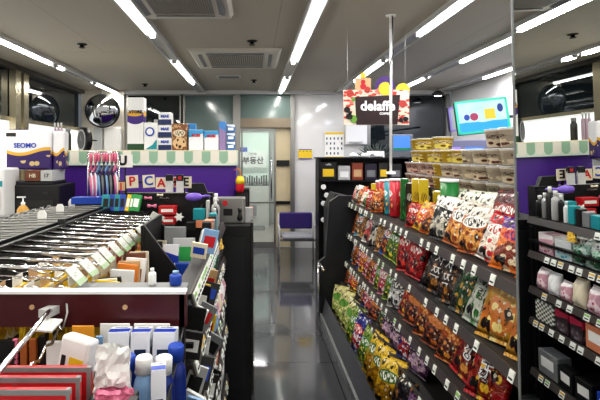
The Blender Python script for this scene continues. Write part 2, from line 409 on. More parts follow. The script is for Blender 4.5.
for k, (px, py, lb) in enumerate([(82, 44, 'dark round sprinkler head over the left side of the shop'), (145, 84, 'dark sprinkler head near the back left wall'), (252, 41, 'dark sprinkler head in front of the air conditioner'), (254, 80, 'dark sprinkler head behind the air conditioner')]):
    y = 467 * 1.1 / (155 - py); x = (px - 254) * y / 467
    t = thing('sprinkler', lb, 'sprinkler', (x, y, CEIL), group='ceiling sprinklers')
    MB().lathe([(.05, 0), (.045, -.008), (.02, -.012)], 16).obj('escutcheon', 'dark', t)
    m = MB().lathe([(.02, -.01), (.018, -.03), (.032, -.035), (.03, -.04)], 12); m.obj('head', 'black', t)

# mirror pillar on the right
struct(MB().box((1.1, .36, CEIL / 2), (.58, 1.96, CEIL)).obj('wall_pillar', mat('pillar_dark', '#2c2b2b', .5)))
mt = NT('mirror_glass'); mt.b.inputs['Base Color'].default_value = (.80, .82, .80, 1); mt.b.inputs['Metallic'].default_value = 1; mt.b.inputs['Roughness'].default_value = .0
TL = math.radians(1.15)
mr = thing('wall_mirror', 'tall frameless mirror on the right pillar reflecting the left gondola', 'mirror', (.75, .38, 1.6), (0, -TL, 0))
MB().box((.004, 0, -.255), (.008, 1.92, 2.64)).obj('mirror_pane', mt.m, mr)
MB().box((.003, .962, -.255), (.012, .004, 2.64)).obj('edge_strip', 'grey', mr)

# ================================================================== product makers (front faces -Y, base at z = 0)
def bagsurf(w, h, t, sd):
    def f(u, v):
        a = 2 * u - 1; b = 2 * v - 1
        th = t * .5 * max(0, 1 - abs(a) ** 3.4) ** .6 * max(0, 1 - abs(b) ** 3.2) ** .6
        pinch = 1 - .05 * (1 - abs(b)) ** .5
        wr = .05 * t * math.sin(9 * u + sd) * math.sin(7 * v + 2 * sd) + .035 * t * math.sin(21 * u + 11 * v + sd)
        return a * w / 2 * pinch, -(th + wr * min(1, th / t * 4)), v * h
    return f
def bag_mesh(w, h, t, m, sd=1.0, name='snack_bag'):
    f = bagsurf(w, h, t, sd); b = MB()
    b.grid(f, 12, 16)
    b.grid(lambda u, v: (f(u, v)[0], -f(u, v)[1] * .8, f(u, v)[2]), 12, 16, flip=True)
    # crimped seals
    for z, s in ((0, -1), (h, 1)):
        b.smooth = False; b.mi = 0; n = 24; r0 = []; r1 = []
        for i in range(n + 1):
            x = -w / 2 + w * i / n; r0.append(b.v((x, 0, z))); r1.append(b.v((x, .003 * (1 if i % 2 else -1), z + s * h * .045)))
        for i in range(n): b.face([r0[i], r0[i + 1], r1[i + 1], r1[i]], [(i / n, .5 + s * .47)] * 4)
    return b.mesh(name, m)
def add(name, me, label, cat, loc, rot, group):
    o = bpy.data.objects.new(name, me); C.objects.link(o); o.location = loc; o.rotation_euler = rot
    return tag(o, label, cat, group)
def bag_text(o, s, w, h, t, sd, size, m, cx=.5, cz=.6, ol=None, bold=.0):
    f = bagsurf(w, h, t, sd)
    def wp(off):
        def g(co):
            x = co.x + (cx - .5) * w; z = co.y + cz * h
            u = min(.98, max(.02, x / w + .5)); v = min(.98, max(.02, z / h))
            return Vector((x, f(u, v)[1] - off + (-co.z if off < .01 else 0), z))
        return g
    if ol: lettering(s, size, ol, o, (0, 0, 0), warp=wp(.004), bold=bold + .007, depth=0, name='lettering_outline')
    lettering(s, size, m, o, (0, 0, 0), warp=wp(.0065), bold=bold, depth=0)

ORD = ['first', 'second', 'third', 'fourth', 'fifth', 'sixth', 'seventh', 'eighth', 'ninth', 'tenth', 'eleventh', 'twelfth', 'thirteenth', 'fourteenth', 'fifteenth', 'sixteenth', 'seventeenth', 'eighteenth', 'nineteenth', 'twentieth'] + ['%dth' % k for k in range(21, 60)]

# ================================================================== snack gondola on the right
GY0, GY1 = 1.37, 4.62
SH = [(1.144, .93), (.845, .92), (.57, .90), (.36, .86)]
g = thing('snack_gondola', 'long dark grey snack gondola along the right of the aisle', 'shelf unit', (0, 0, 0))
MB().box((1.345, (GY0 + GY1) / 2, .66), (.04, GY1 - GY0, 1.32)).obj('back_panel', 'dark', g)
m = MB(); m.prism([(.66, 0), (1.32, 0), (1.32, .09), (.93, .09), (.715, .09), (.70, .2)], GY0, GY1); m.obj('base', mat('gondola_base', '#55565a', .35), g)
m = MB(); m.box((.655, (GY0 + GY1) / 2, .025), (.02, GY1 - GY0 - .02, .05)); m.obj('kick_strip', 'grey', g)
# far end panel
m = MB(); m.prism([(.64, 0), (1.365, 0), (1.365, 1.2), (.83, 1.2), (.74, 1.14), (.70, .6), (.64, .55)], GY1 - .04, GY1 + .02); m.obj('end_panel', mat('end_panel_dark', '#26282b', .35), g)
m = MB(); m.tube([(.63, GY1 - .06, .02), (.63, GY1 - .06, .56)], .012); m.tube([(.63, GY1 - .06, .56), (.63, GY1 - .4, .56)], .012); m.obj('corner_rail', 'chrome', g)
random.seed(11)
for k, (z, xf) in enumerate(SH):
    sh = MB().box(((xf + 1.32) / 2, (GY0 + GY1) / 2, z - .015), (1.32 - xf, GY1 - GY0 - .08, .02)).obj('shelf', 'dark', g)
    MB().box((xf - .008, (GY0 + GY1) / 2, z - .022), (.01, GY1 - GY0 - .08, .044), rot=(0, .28, 0)).obj('price_channel', 'chan', sh)
    y = GY0 + .06
    while y < GY1 - .08:
        c = random.choice(['tagw', 'tagw', 'tagg', 'tagw'])
        m = MB().box((0, 0, 0), (.003, .034, .042), mi=0); m.box((-.002, 0, -.009), (.003, .022, .006), mi=2); m.box((-.002, 0, .010), (.003, .030, .014), mi=1)
        m.obj('price_tag', ['tagw', c, 'ink'], sh, (xf - .016, y, z - .022), (0, .28, 0))
        y += random.choice([.11, .15, .19, .26, .1]) * (1.0 if y < 3.4 else .62)
# ---- bag designs
W, B_ = '#efece4', '#141214'
D = {
 'orange and brown': pk('#b5561e', None, '#d8923a', '#5a240c', None, '#e2a35c'),
 'golden potato picture': pk('#c9962f', None, '#e8d38a', '#c9762c', None, None, bump=.12),
 'red with prawn picture': pk('#b3161b', None, '#d99a4c', '#7a1c0c', None, None),
 'red and silver': pk('#b01a22', '#c9c9c9', '#e6b933', '#8d2612', None, None),
 'black': pk('#151214', None, '#a8702c', '#3a2412', None, None),
 'dark green onion ring': pk('#14241a', None, '#c99a3a', '#1d4a24', '#2f7a3c', None, text=W),
 'silver green': pk('#a9b3a5', '#1c4a2a', '#3b7a3c', '#d0d4c6', None, None, text=B_),
 'white and orange': pk('#b86428', '#d8d2c6', '#8d3a16', '#d99a4c', W, None, text='#303030'),
 'black and white': pk('#1c1c1e', W, '#4a4a4a', '#bdb8a8', None, W),
 'yellow with orange puffs': pk('#e2ac22', None, '#e8d24c', '#c03a18', '#d8341c', None, text=W),
 'white and red': pk('#d8cfc8', '#b81c22', '#c22428', '#e8d8c8', W, None, text='#b01a22'),
 'white with green leaves': pk('#cfd3c2', '#d8d6c8', '#4f9a2c', '#1f3a1a', None, '#84c44a'),
 'brown and wine red': pk('#5a1f22', None, '#a8552c', '#d9a870', '#8a2a30', None, text=W),
 'orange with purple lettering': pk('#d9772a', '#5a2f84', '#d8c8a8', '#7a2c14', '#c23a1c', '#d86a28', text='#4a1f6e'),
 'blue and orange': pk('#2a5ea8', None, '#e0862c', '#7a3412', W, None, text='#c0202a'),
 'yellow green': pk('#7a9a2c', None, '#d9c23a', '#3a6a1c', '#2a7a34', None, text=W),
 'white with red lettering': pk('#d9d4cc', None, '#6a3a2a', '#c04a4a', '#b8242c', None, text=W),
 'tan round cracker': pk('#b98a4a', None, '#dcae66', '#8d5420', None, None, text=B_),
 'pale lemon': pk('#cfc98a', None, '#e8dfa0', '#8fa04c', '#5a8a34', '#e3dca0'),
 'deep blue': pk('#26308a', None, '#d8d8e8', '#a8202a', '#c0202a', None, text=W),
 'mustard yellow': pk('#c9a21c', '#d9b83a', '#b88a14', '#8a6410', '#3a6a24', None, text=W),
 'purple brown': pk('#4a2a4a', None, '#8a6a9a', '#c8a8b8', '#2a1a34', '#6e4a6a', text=W),
 'grey with black swirl': pk('#a8a8a4', None, '#3a3a3a', '#d8d8d8', '#1c1c1e', None, text=W),
 'sky blue': pk('#5aa0b8', None, '#d8b88a', '#7a4424', W, None, text='#c0202a'),
 'pink and white': pk('#c8768a', None, '#e8c8c8', '#a82a44', W, None, text='#b01a44'),
 'copper foil': pk('#8a3f1a', None, '#c2662a', '#4a1a08', '#d98a4a', '#a04f22'),
 'red': pk('#b81a20', None, '#d03a2a', '#7a0c10', None, None, text=W),
}
GR = 'snack bags on the right gondola'
meshes = {}
def place_row(rowname, z, xf, items, y0, depth=.055, zoff=0):
    y = y0; n = 0
    for it in items:
        des, w, h = it[0], it[1], it[2]; txt = it[3] if len(it) > 3 else None
        t = min(.08, .30 * w + .015); sd = round(random.random() * 6, 2)
        bw_ = w; w = w * 1.22; y -= bw_ / 2; yy = y
        me = bag_mesh(w, h, t, D[des], sd)
        label = '%s snack bag, %s from far end, %s' % (des, ORD[n], rowname)
        lean = it[4] if len(it) > 4 else random.uniform(-.45, -.25)
        roll = random.uniform(-.14, .14)
        o = add('snack_bag', me, label, 'snack bag', (xf + depth, yy, z + .004 + .045 * h + zoff), (lean, roll, -PI / 2 + random.uniform(.1, .5)), GR)
        if txt: bag_text(o, txt[0], w, h, t, sd, txt[1], txt[2], cz=txt[3], ol=(txt[4] if len(txt) > 4 else None))
        y -= bw_ / 2 + .004; n += 1
    return y
random.seed(21)
# top shelf bags, far packets then near bags
place_row('top shelf far half', SH[0][0], .93, [('white with red lettering', .10, .15), ('black and white', .10, .16), ('orange and brown', .11, .16), ('white and red', .11, .15), ('white with green leaves', .11, .14), ('red', .11, .15), ('tan round cracker', .12, .16), ('orange and brown', .12, .16)], 4.54, .04)
yb = place_row('top shelf near half', SH[0][0], .93, [('red', .13, .15), ('yellow with orange puffs', .15, .17), ('orange and brown', .14, .17), ('black and white', .16, .22), ('white and orange', .18, .22), ('white and orange', .17, .21), ('white and red', .15, .20), ('orange with purple lettering', .16, .20), ('orange with purple lettering', .13, .17)], 2.98, .06)
place_row('top shelf back row', SH[0][0], .93, [('white with green leaves', .18, .25), ('white with green leaves', .18, .26), ('brown and wine red', .2, .28), ('black and white', .17, .26), ('white and red', .18, .25), ('white and red', .17, .25)], 2.62, .2, .0)
# second shelf
place_row('second shelf far half', SH[1][0], .92, [('orange and brown', .13, .224), ('sky blue', .12, .224), ('tan round cracker', .13, .224), ('blue and orange', .13, .224), ('white with red lettering', .17, .258), ('black and white', .14, .235), ('tan round cracker', .16, .224), ('blue and orange', .13, .246), ('yellow green', .17, .235), ('yellow green', .13, .224), ('red', .15, .269), ('red', .16, .246)], 4.54)
kw = ('오\n사\n쯔', .074, 'inkw', .52)
place_row('second shelf near half', SH[1][0], .92, [('black', .17, .32, kw, -.42), ('black', .17, .32, kw, -.42), ('dark green onion ring', .15, .30, None, -.42), ('silver green', .16, .30, ('양\n파\n링', .058, 'ink', .6), -.42), ('golden potato picture', .20, .31, ('고구마칩', .055, 'inkr', .66), -.42), ('golden potato picture', .19, .31, ('고구마칩', .055, 'inkr', .66), -.42)], 2.63)
# third shelf
place_row('third shelf', SH[2][0], .90, [('sky blue', .14, .204), ('orange and brown', .13, .204), ('deep blue', .11, .192), ('yellow with orange puffs', .12, .204), ('pink and white', .13, .204), ('orange and brown', .13, .204), ('pink and white', .14, .204), ('yellow green', .12, .192), ('pink and white', .14, .204), ('yellow green', .13, .204), ('grey with black swirl', .17, .216), ('red and silver', .14, .216), ('copper foil', .17, .216), ('orange and brown', .16, .216), ('copper foil', .17, .204), ('orange and brown', .16, .204), ('red with prawn picture', .19, .312, ('새\n우\n깡', .068, 'ink', .58, 'inkw'), -.42), ('red and silver', .17, .312, ('새\n우\n깡', .06, 'ink', .45, 'inkw'), -.42)], 4.54)
# fourth shelf
place_row('fourth shelf', SH[3][0], .86, [('orange and brown', .13, .16), ('white with red lettering', .13, .16), ('yellow with orange puffs', .15, .17), ('black and white', .13, .16), ('tan round cracker', .13, .16), ('deep blue', .13, .16), ('white with red lettering', .13, .16), ('copper foil', .19, .16), ('dark green onion ring', .16, .15), ('purple brown', .16, .18), ('purple brown', .17, .18), ('deep blue', .16, .17), ('purple brown', .17, .18)], 4.54)
# base deck
place_row('lowest deck', .09, .74, [('pale lemon', .2, .26), ('pale lemon', .2, .27), ('pale lemon', .2, .26), ('yellow green', .18, .26), ('deep blue', .2, .26, ('스낵', .06, 'inkw', .4)), ('yellow green', .18, .24), ('mustard yellow', .2, .27), ('mustard yellow', .2, .27), ('mustard yellow', .2, .27), ('black', .2, .26), ('purple brown', .2, .24)], 4.45, .045)
# rear rows, darker filler depth
for nm, z, xf, hh, cl in [('second shelf back row', SH[1][0], .92, .2, ['red', 'brown and wine red', 'blue and orange', 'black', 'yellow green', 'copper foil']),
                      ('third shelf back row', SH[2][0], .90, .17, ['copper foil', 'brown and wine red', 'tan round cracker', 'deep blue', 'red']),
                      ('fourth shelf back row', SH[3][0], .86, .15, ['purple brown', 'copper foil', 'black', 'orange and brown'])]:
    place_row(nm, z, xf, [(cl[(k * 5 + k // 3) % len(cl)], .16, hh) for k in range(18)], 4.5, .24)

# ---- tall chip tubes and cartons on the top shelf
def tube_can(m, label, loc, h=.25, r=.043, emblem=False, cap='white'):
    t = thing('chip_tube', label, 'snack tube', loc, (0, 0, -PI / 2 - .25), group='tall snack tubes and cartons on the top shelf')
    MB().lathe([(r * .97, 0), (r, .004), (r, h - .012)], 24).obj('tube_body', m, t)
    MB().lathe([(r * 1.03, h - .012), (r * 1.06, h - .008), (r * 1.06, h), (r * .98, h + .004)], 24).obj('lid', cap, t)
    if emblem:
        e = MB(); e.lathe([(.024, 0), (.024, .002)], 20, (0, -r - .001, h * .58), axis='y', mi=0)
        e.tube([(-.018, -r - .003, h * .58 - .006), (-.006, -r - .004, h * .58 - .002), (0, -r - .004, h * .58), (.006, -r - .004, h * .58 - .002), (.018, -r - .003, h * .58 - .006)], [.002, .005, .003, .005, .002], mi=1)
        e.obj('emblem', ['inkw', 'ink'], t)
def carton(m, label, loc, w=.075, d=.055, h=.26, txt=None, tm='ink', rz=-PI / 2 - .3, name='snack_carton', grp='tall snack tubes and cartons on the top shelf', cat='carton', size=.03):
    t = thing(name, label, cat, loc, (0, 0, rz), group=grp)
    MB().box((0, 0, h / 2), (w, d, h)).obj('box_body', m, t, bevel=.002)
    m2 = MB(); m2.box((0, 0, h + .001), (w * .98, d * .5, .002)); m2.box((0, -d / 2 - .0005, h * .94), (w * .96, .001, h * .05)); m2.obj('top_flap', 'paper', t)
    if txt: lettering(txt, size, tm, t, (0, -d / 2 - .0015, h * .6), bold=.0006)
    return t
ztop = SH[0][0] + .002
tg = pk('#1f7a34', None, '#2f9a4c', '#0f4a1c', None, None, bump=0); tr = pk('#a81a1e', None, '#e0b23a', '#c06a1c', '#d8a83a', None, text=B_, bump=0)
tt = pk('#1f8f9a', None, '#e0b23a', '#0f5a6a', '#1f7a8a', None, text=W, bump=0); ty = pk('#dcc02a', None, '#d88a3a', '#e8d85a', None, None, text='#6a2a10', bump=0)
tk = pk('#2a1c18', None, '#a87a3a', '#5a2a14', None, None, text=W, bump=0)
cans = [('c', ty, 'small yellow carton at the far end of the tall snack tubes', 4.15, .05, .2), ('c', tg, 'small green carton beside the far yellow carton', 4.02, .06, .16), ('t', tr, 'red and gold snack tube farthest along the top shelf', 3.86, .24), ('t', tr, 'red and gold snack tube next to the teal tube', 3.74, .255),
        ('t', tt, 'teal snack tube on the top shelf', 3.60, .265), ('t', pk('#b81c2c', '#c02a3a', '#e09a4a', '#8a0c1c', None, None, text=W, bump=0), 'crimson snack tube between teal tube and green carton', 3.47, .275), ('c', tg, 'tall green carton on the top snack shelf', 3.32, .09, .285), ('c', tk, 'dark brown narrow carton beside the tall green carton', 3.21, .045, .26),
        ('c', ty, 'tall yellow carton with orange picture, farther of two', 3.08, .115, .295), ('c', ty, 'tall yellow carton with orange picture, nearer of two', 2.95, .115, .30)]
for c in cans:
    X = 1.05
    if c[0] == 'c': carton(c[1], c[2], (X + .02, c[3], ztop), w=c[4], h=c[5], txt=('과\n자' if c[5] > .25 else None))
    else: tube_can(c[1], c[2], (X, c[3], ztop), h=c[4])
tube_can(tg, 'dark green snack tube behind the round emblem tube', (1.19, 2.84, ztop), .30, .045)
tube_can(tg, 'green snack tube with white oval emblem', (1.13, 2.70, ztop), .31, .05, emblem=True)
for k in range(9):
    carton([tr, tk, ty, tg][k % 4], '%s carton in the back row behind the snack tubes, %s from the far end' % (['red', 'dark', 'yellow', 'green'][k % 4], ORD[k]), (1.28, 4.4 - k * .19, ztop), w=.12, h=[.2, .17, .22][k % 3])

# ---- cup rice bowls stacked on the gondola top
m = MB(); m.box((1.63, 2.95, .66), (.5, 3.1, 1.32)); m.box((1.62, 2.95, 1.327), (.5, 3.14, .014)); 
bb = m.obj('stock_cabinet', 'dark'); tag(bb, 'dark cabinet behind the snack gondola carrying stacked cups', 'cabinet')
def cup(m, label, loc, r=.072, h=.088, lid='clear', rz=0):
    t = thing('cup_meal', label, 'food cup', loc, (0, 0, rz), group='stacked cup meals above the snacks')
    MB().lathe([(r * .74, 0), (r * .8, .006), (r * .96, h - .012), (r, h - .01), (r, h)], 22).obj('cup_body', m, t)
    MB().lathe([(r * 1.05, h - .002), (r * 1.06, h + .004), (r * .96, h + .008), (r * .9, h + .006)], 22).obj('lid', lid, t)
    return t
cy = pk('#b8982a', None, '#7a5a1c', '#e8d870', '#e8dcb0', None, text='#7a2a10', bump=0, sc=.6)
cb = pk('#b3a692', '#b8aa98', '#5a2a20', '#d8c8b0', None, None, text='#3a1c14', bump=0, sc=.7)
cp = pk('#a88a7e', None, '#8a2a30', '#d8c0b0', None, None, text='#5a1414', bump=0, sc=.7)
cu0 = {}
rowsn = ['bottom layer', 'second layer', 'third layer', 'top layer']
for L in range(4):
    for k in range(12):
        y = 2.47 + k * .168
        if L == 3 and k not in (1, 2, 7, 9, 10): continue
        if L >= 2 and k == 11: continue
        near = k < (7 if L < 2 else 5)
        kind = 'beige illustrated' if near and L < 3 else ('yellow' if (k >= 5) else 'beige ringed')
        if L < 2 and k in (9, 11): kind = 'pink brown'
        if L < 2 and k in (8, 10): kind = 'pink brown'
        mm = {'beige illustrated': cb, 'yellow': cy, 'beige ringed': cb, 'pink brown': cp}[kind]
        lb = '%s cup meal, %s from the near end in the %s of the stack' % (kind, ORD[k], rowsn[L])
        big = 1.12 if (L == 3 and k < 3) else 1
        loc = (1.47 + .006 * ((k * 7 + L * 3) % 3), y, 1.335 + L * .1025)
        if kind not in cu0 or big > 1:
            q = cup(mm, lb, loc, .08 * big, .092 * (1.15 if big > 1 else 1), rz=k)
            if big == 1: cu0[kind] = q
        else: copy_thing(cu0[kind], loc, (0, 0, k * 1.3 + L), lb, 'stacked cup meals above the snacks')
# ================================================================== left gondola
X0, X1, Y0, Y1 = -1.32, -.19, 1.32, 2.92
g = thing('stationery_gondola', 'black double sided gondola with chrome hooks on the left of the aisle', 'shelf unit', (0, 0, 0))
MB().box(((X0 + X1) / 2 - .1, (Y0 + Y1) / 2, .09), (X1 - X0 - .22, Y1 - Y0, .18)).obj('base', 'dark', g)
MB().box((-.86, (Y0 + Y1) / 2, .66), (.04, Y1 - Y0, 1.18)).obj('back_panel', 'dark', g)
# front cross beam
m = MB(); m.box((-.72, Y0, 1.166), (1.06, .03, .094), mi=0); m.box((-.72, Y0 - .002, 1.216), (1.06, .036, .008), mi=1)
for x in (-.36, -.62, -.95): m.lathe([(.007, 0), (.007, .004)], 12, (x, Y0 - .018, 1.175), mi=2, axis='y')
m.obj('front_beam', ['maroon', 'white', 'skinp'], g)
MB().box((X1 - .012, Y0, .68), (.014, .03, 1.06)).obj('corner_post', 'blackm', g); MB().box((X1 - .012, Y1 - .02, .62), (.014, .03, 1.0)).obj('corner_post', 'blackm', g)
MB().box((-.5, (Y0 + Y1) / 2 + .02, 1.035), (.64, Y1 - Y0 - .08, .014)).obj('upper_shelf', 'blackm', g)
# aisle side shelves with tickets
LS = [1.185, .975, .755, .565, .25]
random.seed(5)
for k, z in enumerate(LS):
    xf = X1 + [.0, .005, .01, .015, .02][k]
    sd_ = .26 if k else .06
    sh = MB().box((xf - sd_ / 2, (Y0 + Y1) / 2 + .03, z - .012), (sd_, Y1 - Y0 - .1, .014)).obj('side_shelf', 'dark', g)
    MB().box((xf + .004, (Y0 + Y1) / 2 + .03, z - .022), (.008, Y1 - Y0 - .1, .042), rot=(0, -.3, 0)).obj('price_channel', 'chan', sh)
    y = Y0 + .12; n = 0
    while y < Y1 - .06 and n < 19:
        c = random.choice(['tagw', 'tagy', 'tagw', 'tagg'] if k else ['tagw', 'tagw', 'tagg'])
        m = MB().box((0, 0, 0), (.003, .042, .036), mi=0); m.box((.002, 0, -.007), (.002, .028, .006), mi=2); m.box((.002, 0, .009), (.002, .036, .010), mi=1)
        m.obj('price_tag', ['tagw', c, 'ink'], sh, (xf + .011, y, z - .024), (0, -.3, 0))
        y += (.048 if k == 0 else random.choice([.06, .09, .13])); n += 1
    if k == 0:
        pass
# projecting clip strips seen edge on
for k in range(10):
    y = 1.42 + k * .075; z = 1.06 - .07 * (k % 3)
# ---- hook rack on top
tk_ = NT('ticket_print'); uvv, u, v = tk_.uv()
nz = tk_.node('ShaderNodeTexNoise'); nz.inputs['Scale'].default_value = 9; tk_.link(uvv, nz.inputs['Vector'])
c = tk_.mix(tk_.math('MULTIPLY', tk_.math('GREATER_THAN', nz.outputs['Fac'], .55), tk_.rect(u, v, .5, .6, .7, .4)), lin('#b2b7ac'), lin('#75786f'))
c = tk_.mix(tk_.rect(u, v, .5, .14, 1, .26), c, lin('#84a072')); tk_.link(c, tk_.b.inputs['Base Color']); tk_.b.inputs['Roughness'].default_value = .3
rack = thing('hook_rail', 'black rail along the gondola top holding chrome display hooks', 'rail', (0, 0, 0))
m = MB(); m.box((-.86, 2.12, 1.27), (.018, 1.62, .04)); m.box((-.90, 2.12, 1.285), (.012, 1.62, .02)); m.box((-.865, 2.12, 1.22), (.012, 1.62, .03)); m.obj('rail_bar', 'blackm', rack)
for y in (1.34, 2.12, 2.9): MB().box((-.872, y, 1.25), (.03, .02, .12)).obj('rail_bracket', 'dark', rack)
packs = [('yellow', pk('#ecc81c', '#e8dcc0', '#f2da40', '#c09a20', None, None, bump=0)), ('cream and yellow', pk('#e6dab8', '#efc820', '#e8c01c', '#b08a30', None, None, bump=0)), ('tan', pk('#b08a5a', '#e8e0c8', '#6a3a20', '#d0b080', None, None, bump=0)),
         ('white', pk('#e0dcd2', '#c0202a', '#6a6a6a', '#b0b0b0', None, None, bump=0)), ('dark red', pk('#7a2018', '#e8d8c0', '#d88a5a', '#3a0c08', None, None, bump=0))]
seq = [0, 0, 1, 0, 0, 2, 3, 2, 3, 4, 1, 2, 1]
for k in range(13):
    y = 1.36 + k * .094; xe = -.535 + .004 * (k % 3); zz = 1.262
    t = thing('display_hook', 'chrome display hook with a price ticket, %s from the near end of the top rack' % ORD[k], 'hook', (0, y, 0), group='display hooks on the left rack')
    m = MB(); m.tube([(-.85, 0, zz + .018), (xe, 0, zz + .006)], .0055); m.tube([(-.85, .03, zz - .012), (-.84, .03, zz - .016), (xe - .06, .03, zz - .03), (xe - .03, .03, zz - .015)], .0025)
    if k < 4: m.tube([(xe - .3 + .02 * i, -.016, zz - .045 + .006 * math.sin(i * 1.5)) for i in range(17)], .003)
    m.obj('rod', 'chrome', t)
    MB().box((xe + .018, 0, zz - .012), (.003, .064, .062), rot=(0, -.75, 0)).obj('price_ticket', tk_.m, t)
    for j in range(3 if k < 5 else 2):
        nm, pm = packs[(seq[k] + (j == 2)) % 5]
        xx = xe - .035 - j * .085
        m = MB(); m.box((0, 0, -.055 - .075), (.016, .074, .15), rot=(0, .07, 0)); o = m.obj('hanging_pack', pm, None, (xx, y, zz - .012))
        q = MB(); q.box((0, 0, -.04), (.002, .06, .035)); q.obj('header_card', 'paper' if (k + j) % 2 else 'skinp', o)
        tag(o, '%s pack, %s from the front, %s hook from the near end' % (nm, ORD[j], ORD[k]), 'hanging pack', 'packs hanging on the left rack')
# tail hooks behind the rail
for k in range(15):
    y = 1.5 + k * .095
    t = thing('display_hook', 'grey wire hook on the far side of the rail, %s from the near end' % ORD[k], 'hook', (0, y, 0), group='wire hooks on the far side of the rail')
    m = MB(); m.tube([(-.9, 0, 1.292), (-1.24, 0, 1.282), (-1.25, 0, 1.295)], .004); m.tube([(-.9, .028, 1.28), (-1.2, .028, 1.27)], .003); m.obj('rod', 'steel', t)
    MB().box((-1.255, 0, 1.275), (.003, .05, .045), rot=(0, .6, 0)).obj('price_ticket', 'lgrey', t)
m = MB(); m.box((-1.14, 2.12, 1.26), (.44, 1.6, .006)); m.box((-1.36, 2.12, 1.24), (.01, 1.6, .05)); tag(m.obj('rack_tray', 'dark'), 'dark tray below the wire hooks on the far side of the rail', 'tray')
MB().box((-1.14, 2.12, .63), (.4, 1.5, 1.25)).obj('cabinet_body', 'dark', g)
for k, (px, py) in enumerate([(42, 207), (60, 203), (72, 199)]):
    y = 2.3 + k * .3; x = (px - 254) * y / 467
    m = MB(); m.prism([(-.02, 0), (.02, 0), (.022, .045), (.012, .062), (-.012, .062), (-.022, .045)], -.003, .003)
    tag(m.obj('shelf_marker', 'paper', None, (x, y, 1.265)), 'white rounded marker tab standing on the far rack, %s of three from the left' % ORD[k], 'marker', 'white marker tabs on the far rack')
# ---- black angled bin on the shelf
b = thing('display_bin', 'black bin with sloping triangular side behind the price tickets', 'bin', (0, 0, 1.042))
m = MB(); m.prism([(-.46, 0), (-.262, 0), (-.46, .265)], 1.95, 1.965); m.obj('side_panel', 'black', b); m = MB(); m.prism([(-.46, 0), (-.27, 0), (-.46, .22)], 2.32, 2.335); m.obj('side_panel', 'black', b)
m = MB(); m.box((-.466, 2.14, .13), (.012, .39, .265)); m.box((-.362, 2.14, .006), (.2, .37, .012)); m.obj('bin_floor', 'black', b)
def box_thing(name, label, cat, c, d, m, rot=(0, 0, 0), grp=None, front=None, txt=None, tm='ink', size=.02, side='y', bev=.002):
    o = MB().box((0, 0, d[2] / 2), d).obj(name, m, None, c, rot, bevel=bev); tag(o, label, cat, grp)
    if front:
        q = MB()
        if side == 'y': q.box((0, -d[1] / 2 - .0006, d[2] * .55), (d[0] * .7, .001, d[2] * .4))
        else: q.box((d[0] / 2 + .0006, 0, d[2] * .55), (.001, d[1] * .7, d[2] * .4))
        q.obj('printed_panel', front, o)
    if txt: lettering(txt, size, tm, o, (0, -d[1] / 2 - .0018, d[2] * .55), bold=.0005)
    return o
zs = 1.054
box_thing('battery_pack', 'blue and white blister pack in the black bin', 'pack', (-.37, 2.06, zs), (.07, .02, .15), pk('#1c3aa0', '#d8d8dc', '#1c2a7a', '#e8e8f0', None, None, bump=0), (-.2, 0, 0))
box_thing('medicine_box', 'white and blue box with a green label in the black bin', 'box', (-.325, 2.16, zs), (.10, .04, .16), 'lgrey', (-.15, 0, .05), front='green')
box_thing('small_carton', 'grey carton behind the blue pack in the black bin', 'box', (-.38, 2.24, zs), (.1, .04, .2), 'grey', (-.1, 0, 0))
box_thing('tape_pack', 'dark blue pack beside the green labelled box', 'pack', (-.30, 2.06, zs), (.09, .03, .07), 'blue')
# little bottles on the beam shelf
def bottle(label, c, r, h, body, cap, name='bottle', grp=None, liquid=False, scale=1):
    t = thing(name, label, 'bottle', c, group=grp)
    cw = 1.5 if h > .2 and r > .025 else 1
    MB().lathe([(r * .9, 0), (r, .004), (r, h * .66), (r * .88, h * .74), (r * .45 * cw, h * .79), (r * .42 * cw, h * .83)], 20).obj('bottle_body', body, t)
    MB().lathe([(r * .5 * cw, h * .82), (r * .53 * cw, h * .98), (r * .46 * cw, h)], 16).obj('cap', cap, t); return t
m = MB(); m.box((-.36, Y0 + .065, 1.207), (.32, .09, .006)); m.obj('beam_ledge', 'grey', g)
bottle('small white bottle standing on the ledge behind the maroon beam', (-.305, 1.4, 1.211), .012, .05, 'white', 'white')
bottle('small blue bottle standing on the ledge at its right end', (-.235, 1.4, 1.211), .018, .042, 'blue', 'lblue')
# cards standing under the tickets
random.seed(8)
cc = ['yellow', 'cream', 'dark', 'white', 'orange', 'skinp', 'white', 'brown', 'cream', 'yellow', 'peach', 'silver', 'dark', 'cream']
for k in range(14):
    y = 1.42 + k * .06
    o = box_thing('card_pack', '%s card pack standing edge on under the price tickets, %s from the near end' % (cc[k].replace('skinp', 'tan').replace('dark', 'dark grey'), ORD[k]), 'pack', (-.465, y, 1.044), (.08, .006 + .012 * random.random(), .15 + .02 * random.random()), cc[k], (random.uniform(-.2, .05), random.uniform(-.1, .1), random.uniform(-.2, .2)), 'card packs under the price tickets', front=random.choice(['paper', 'red', 'yellow', 'brown']))

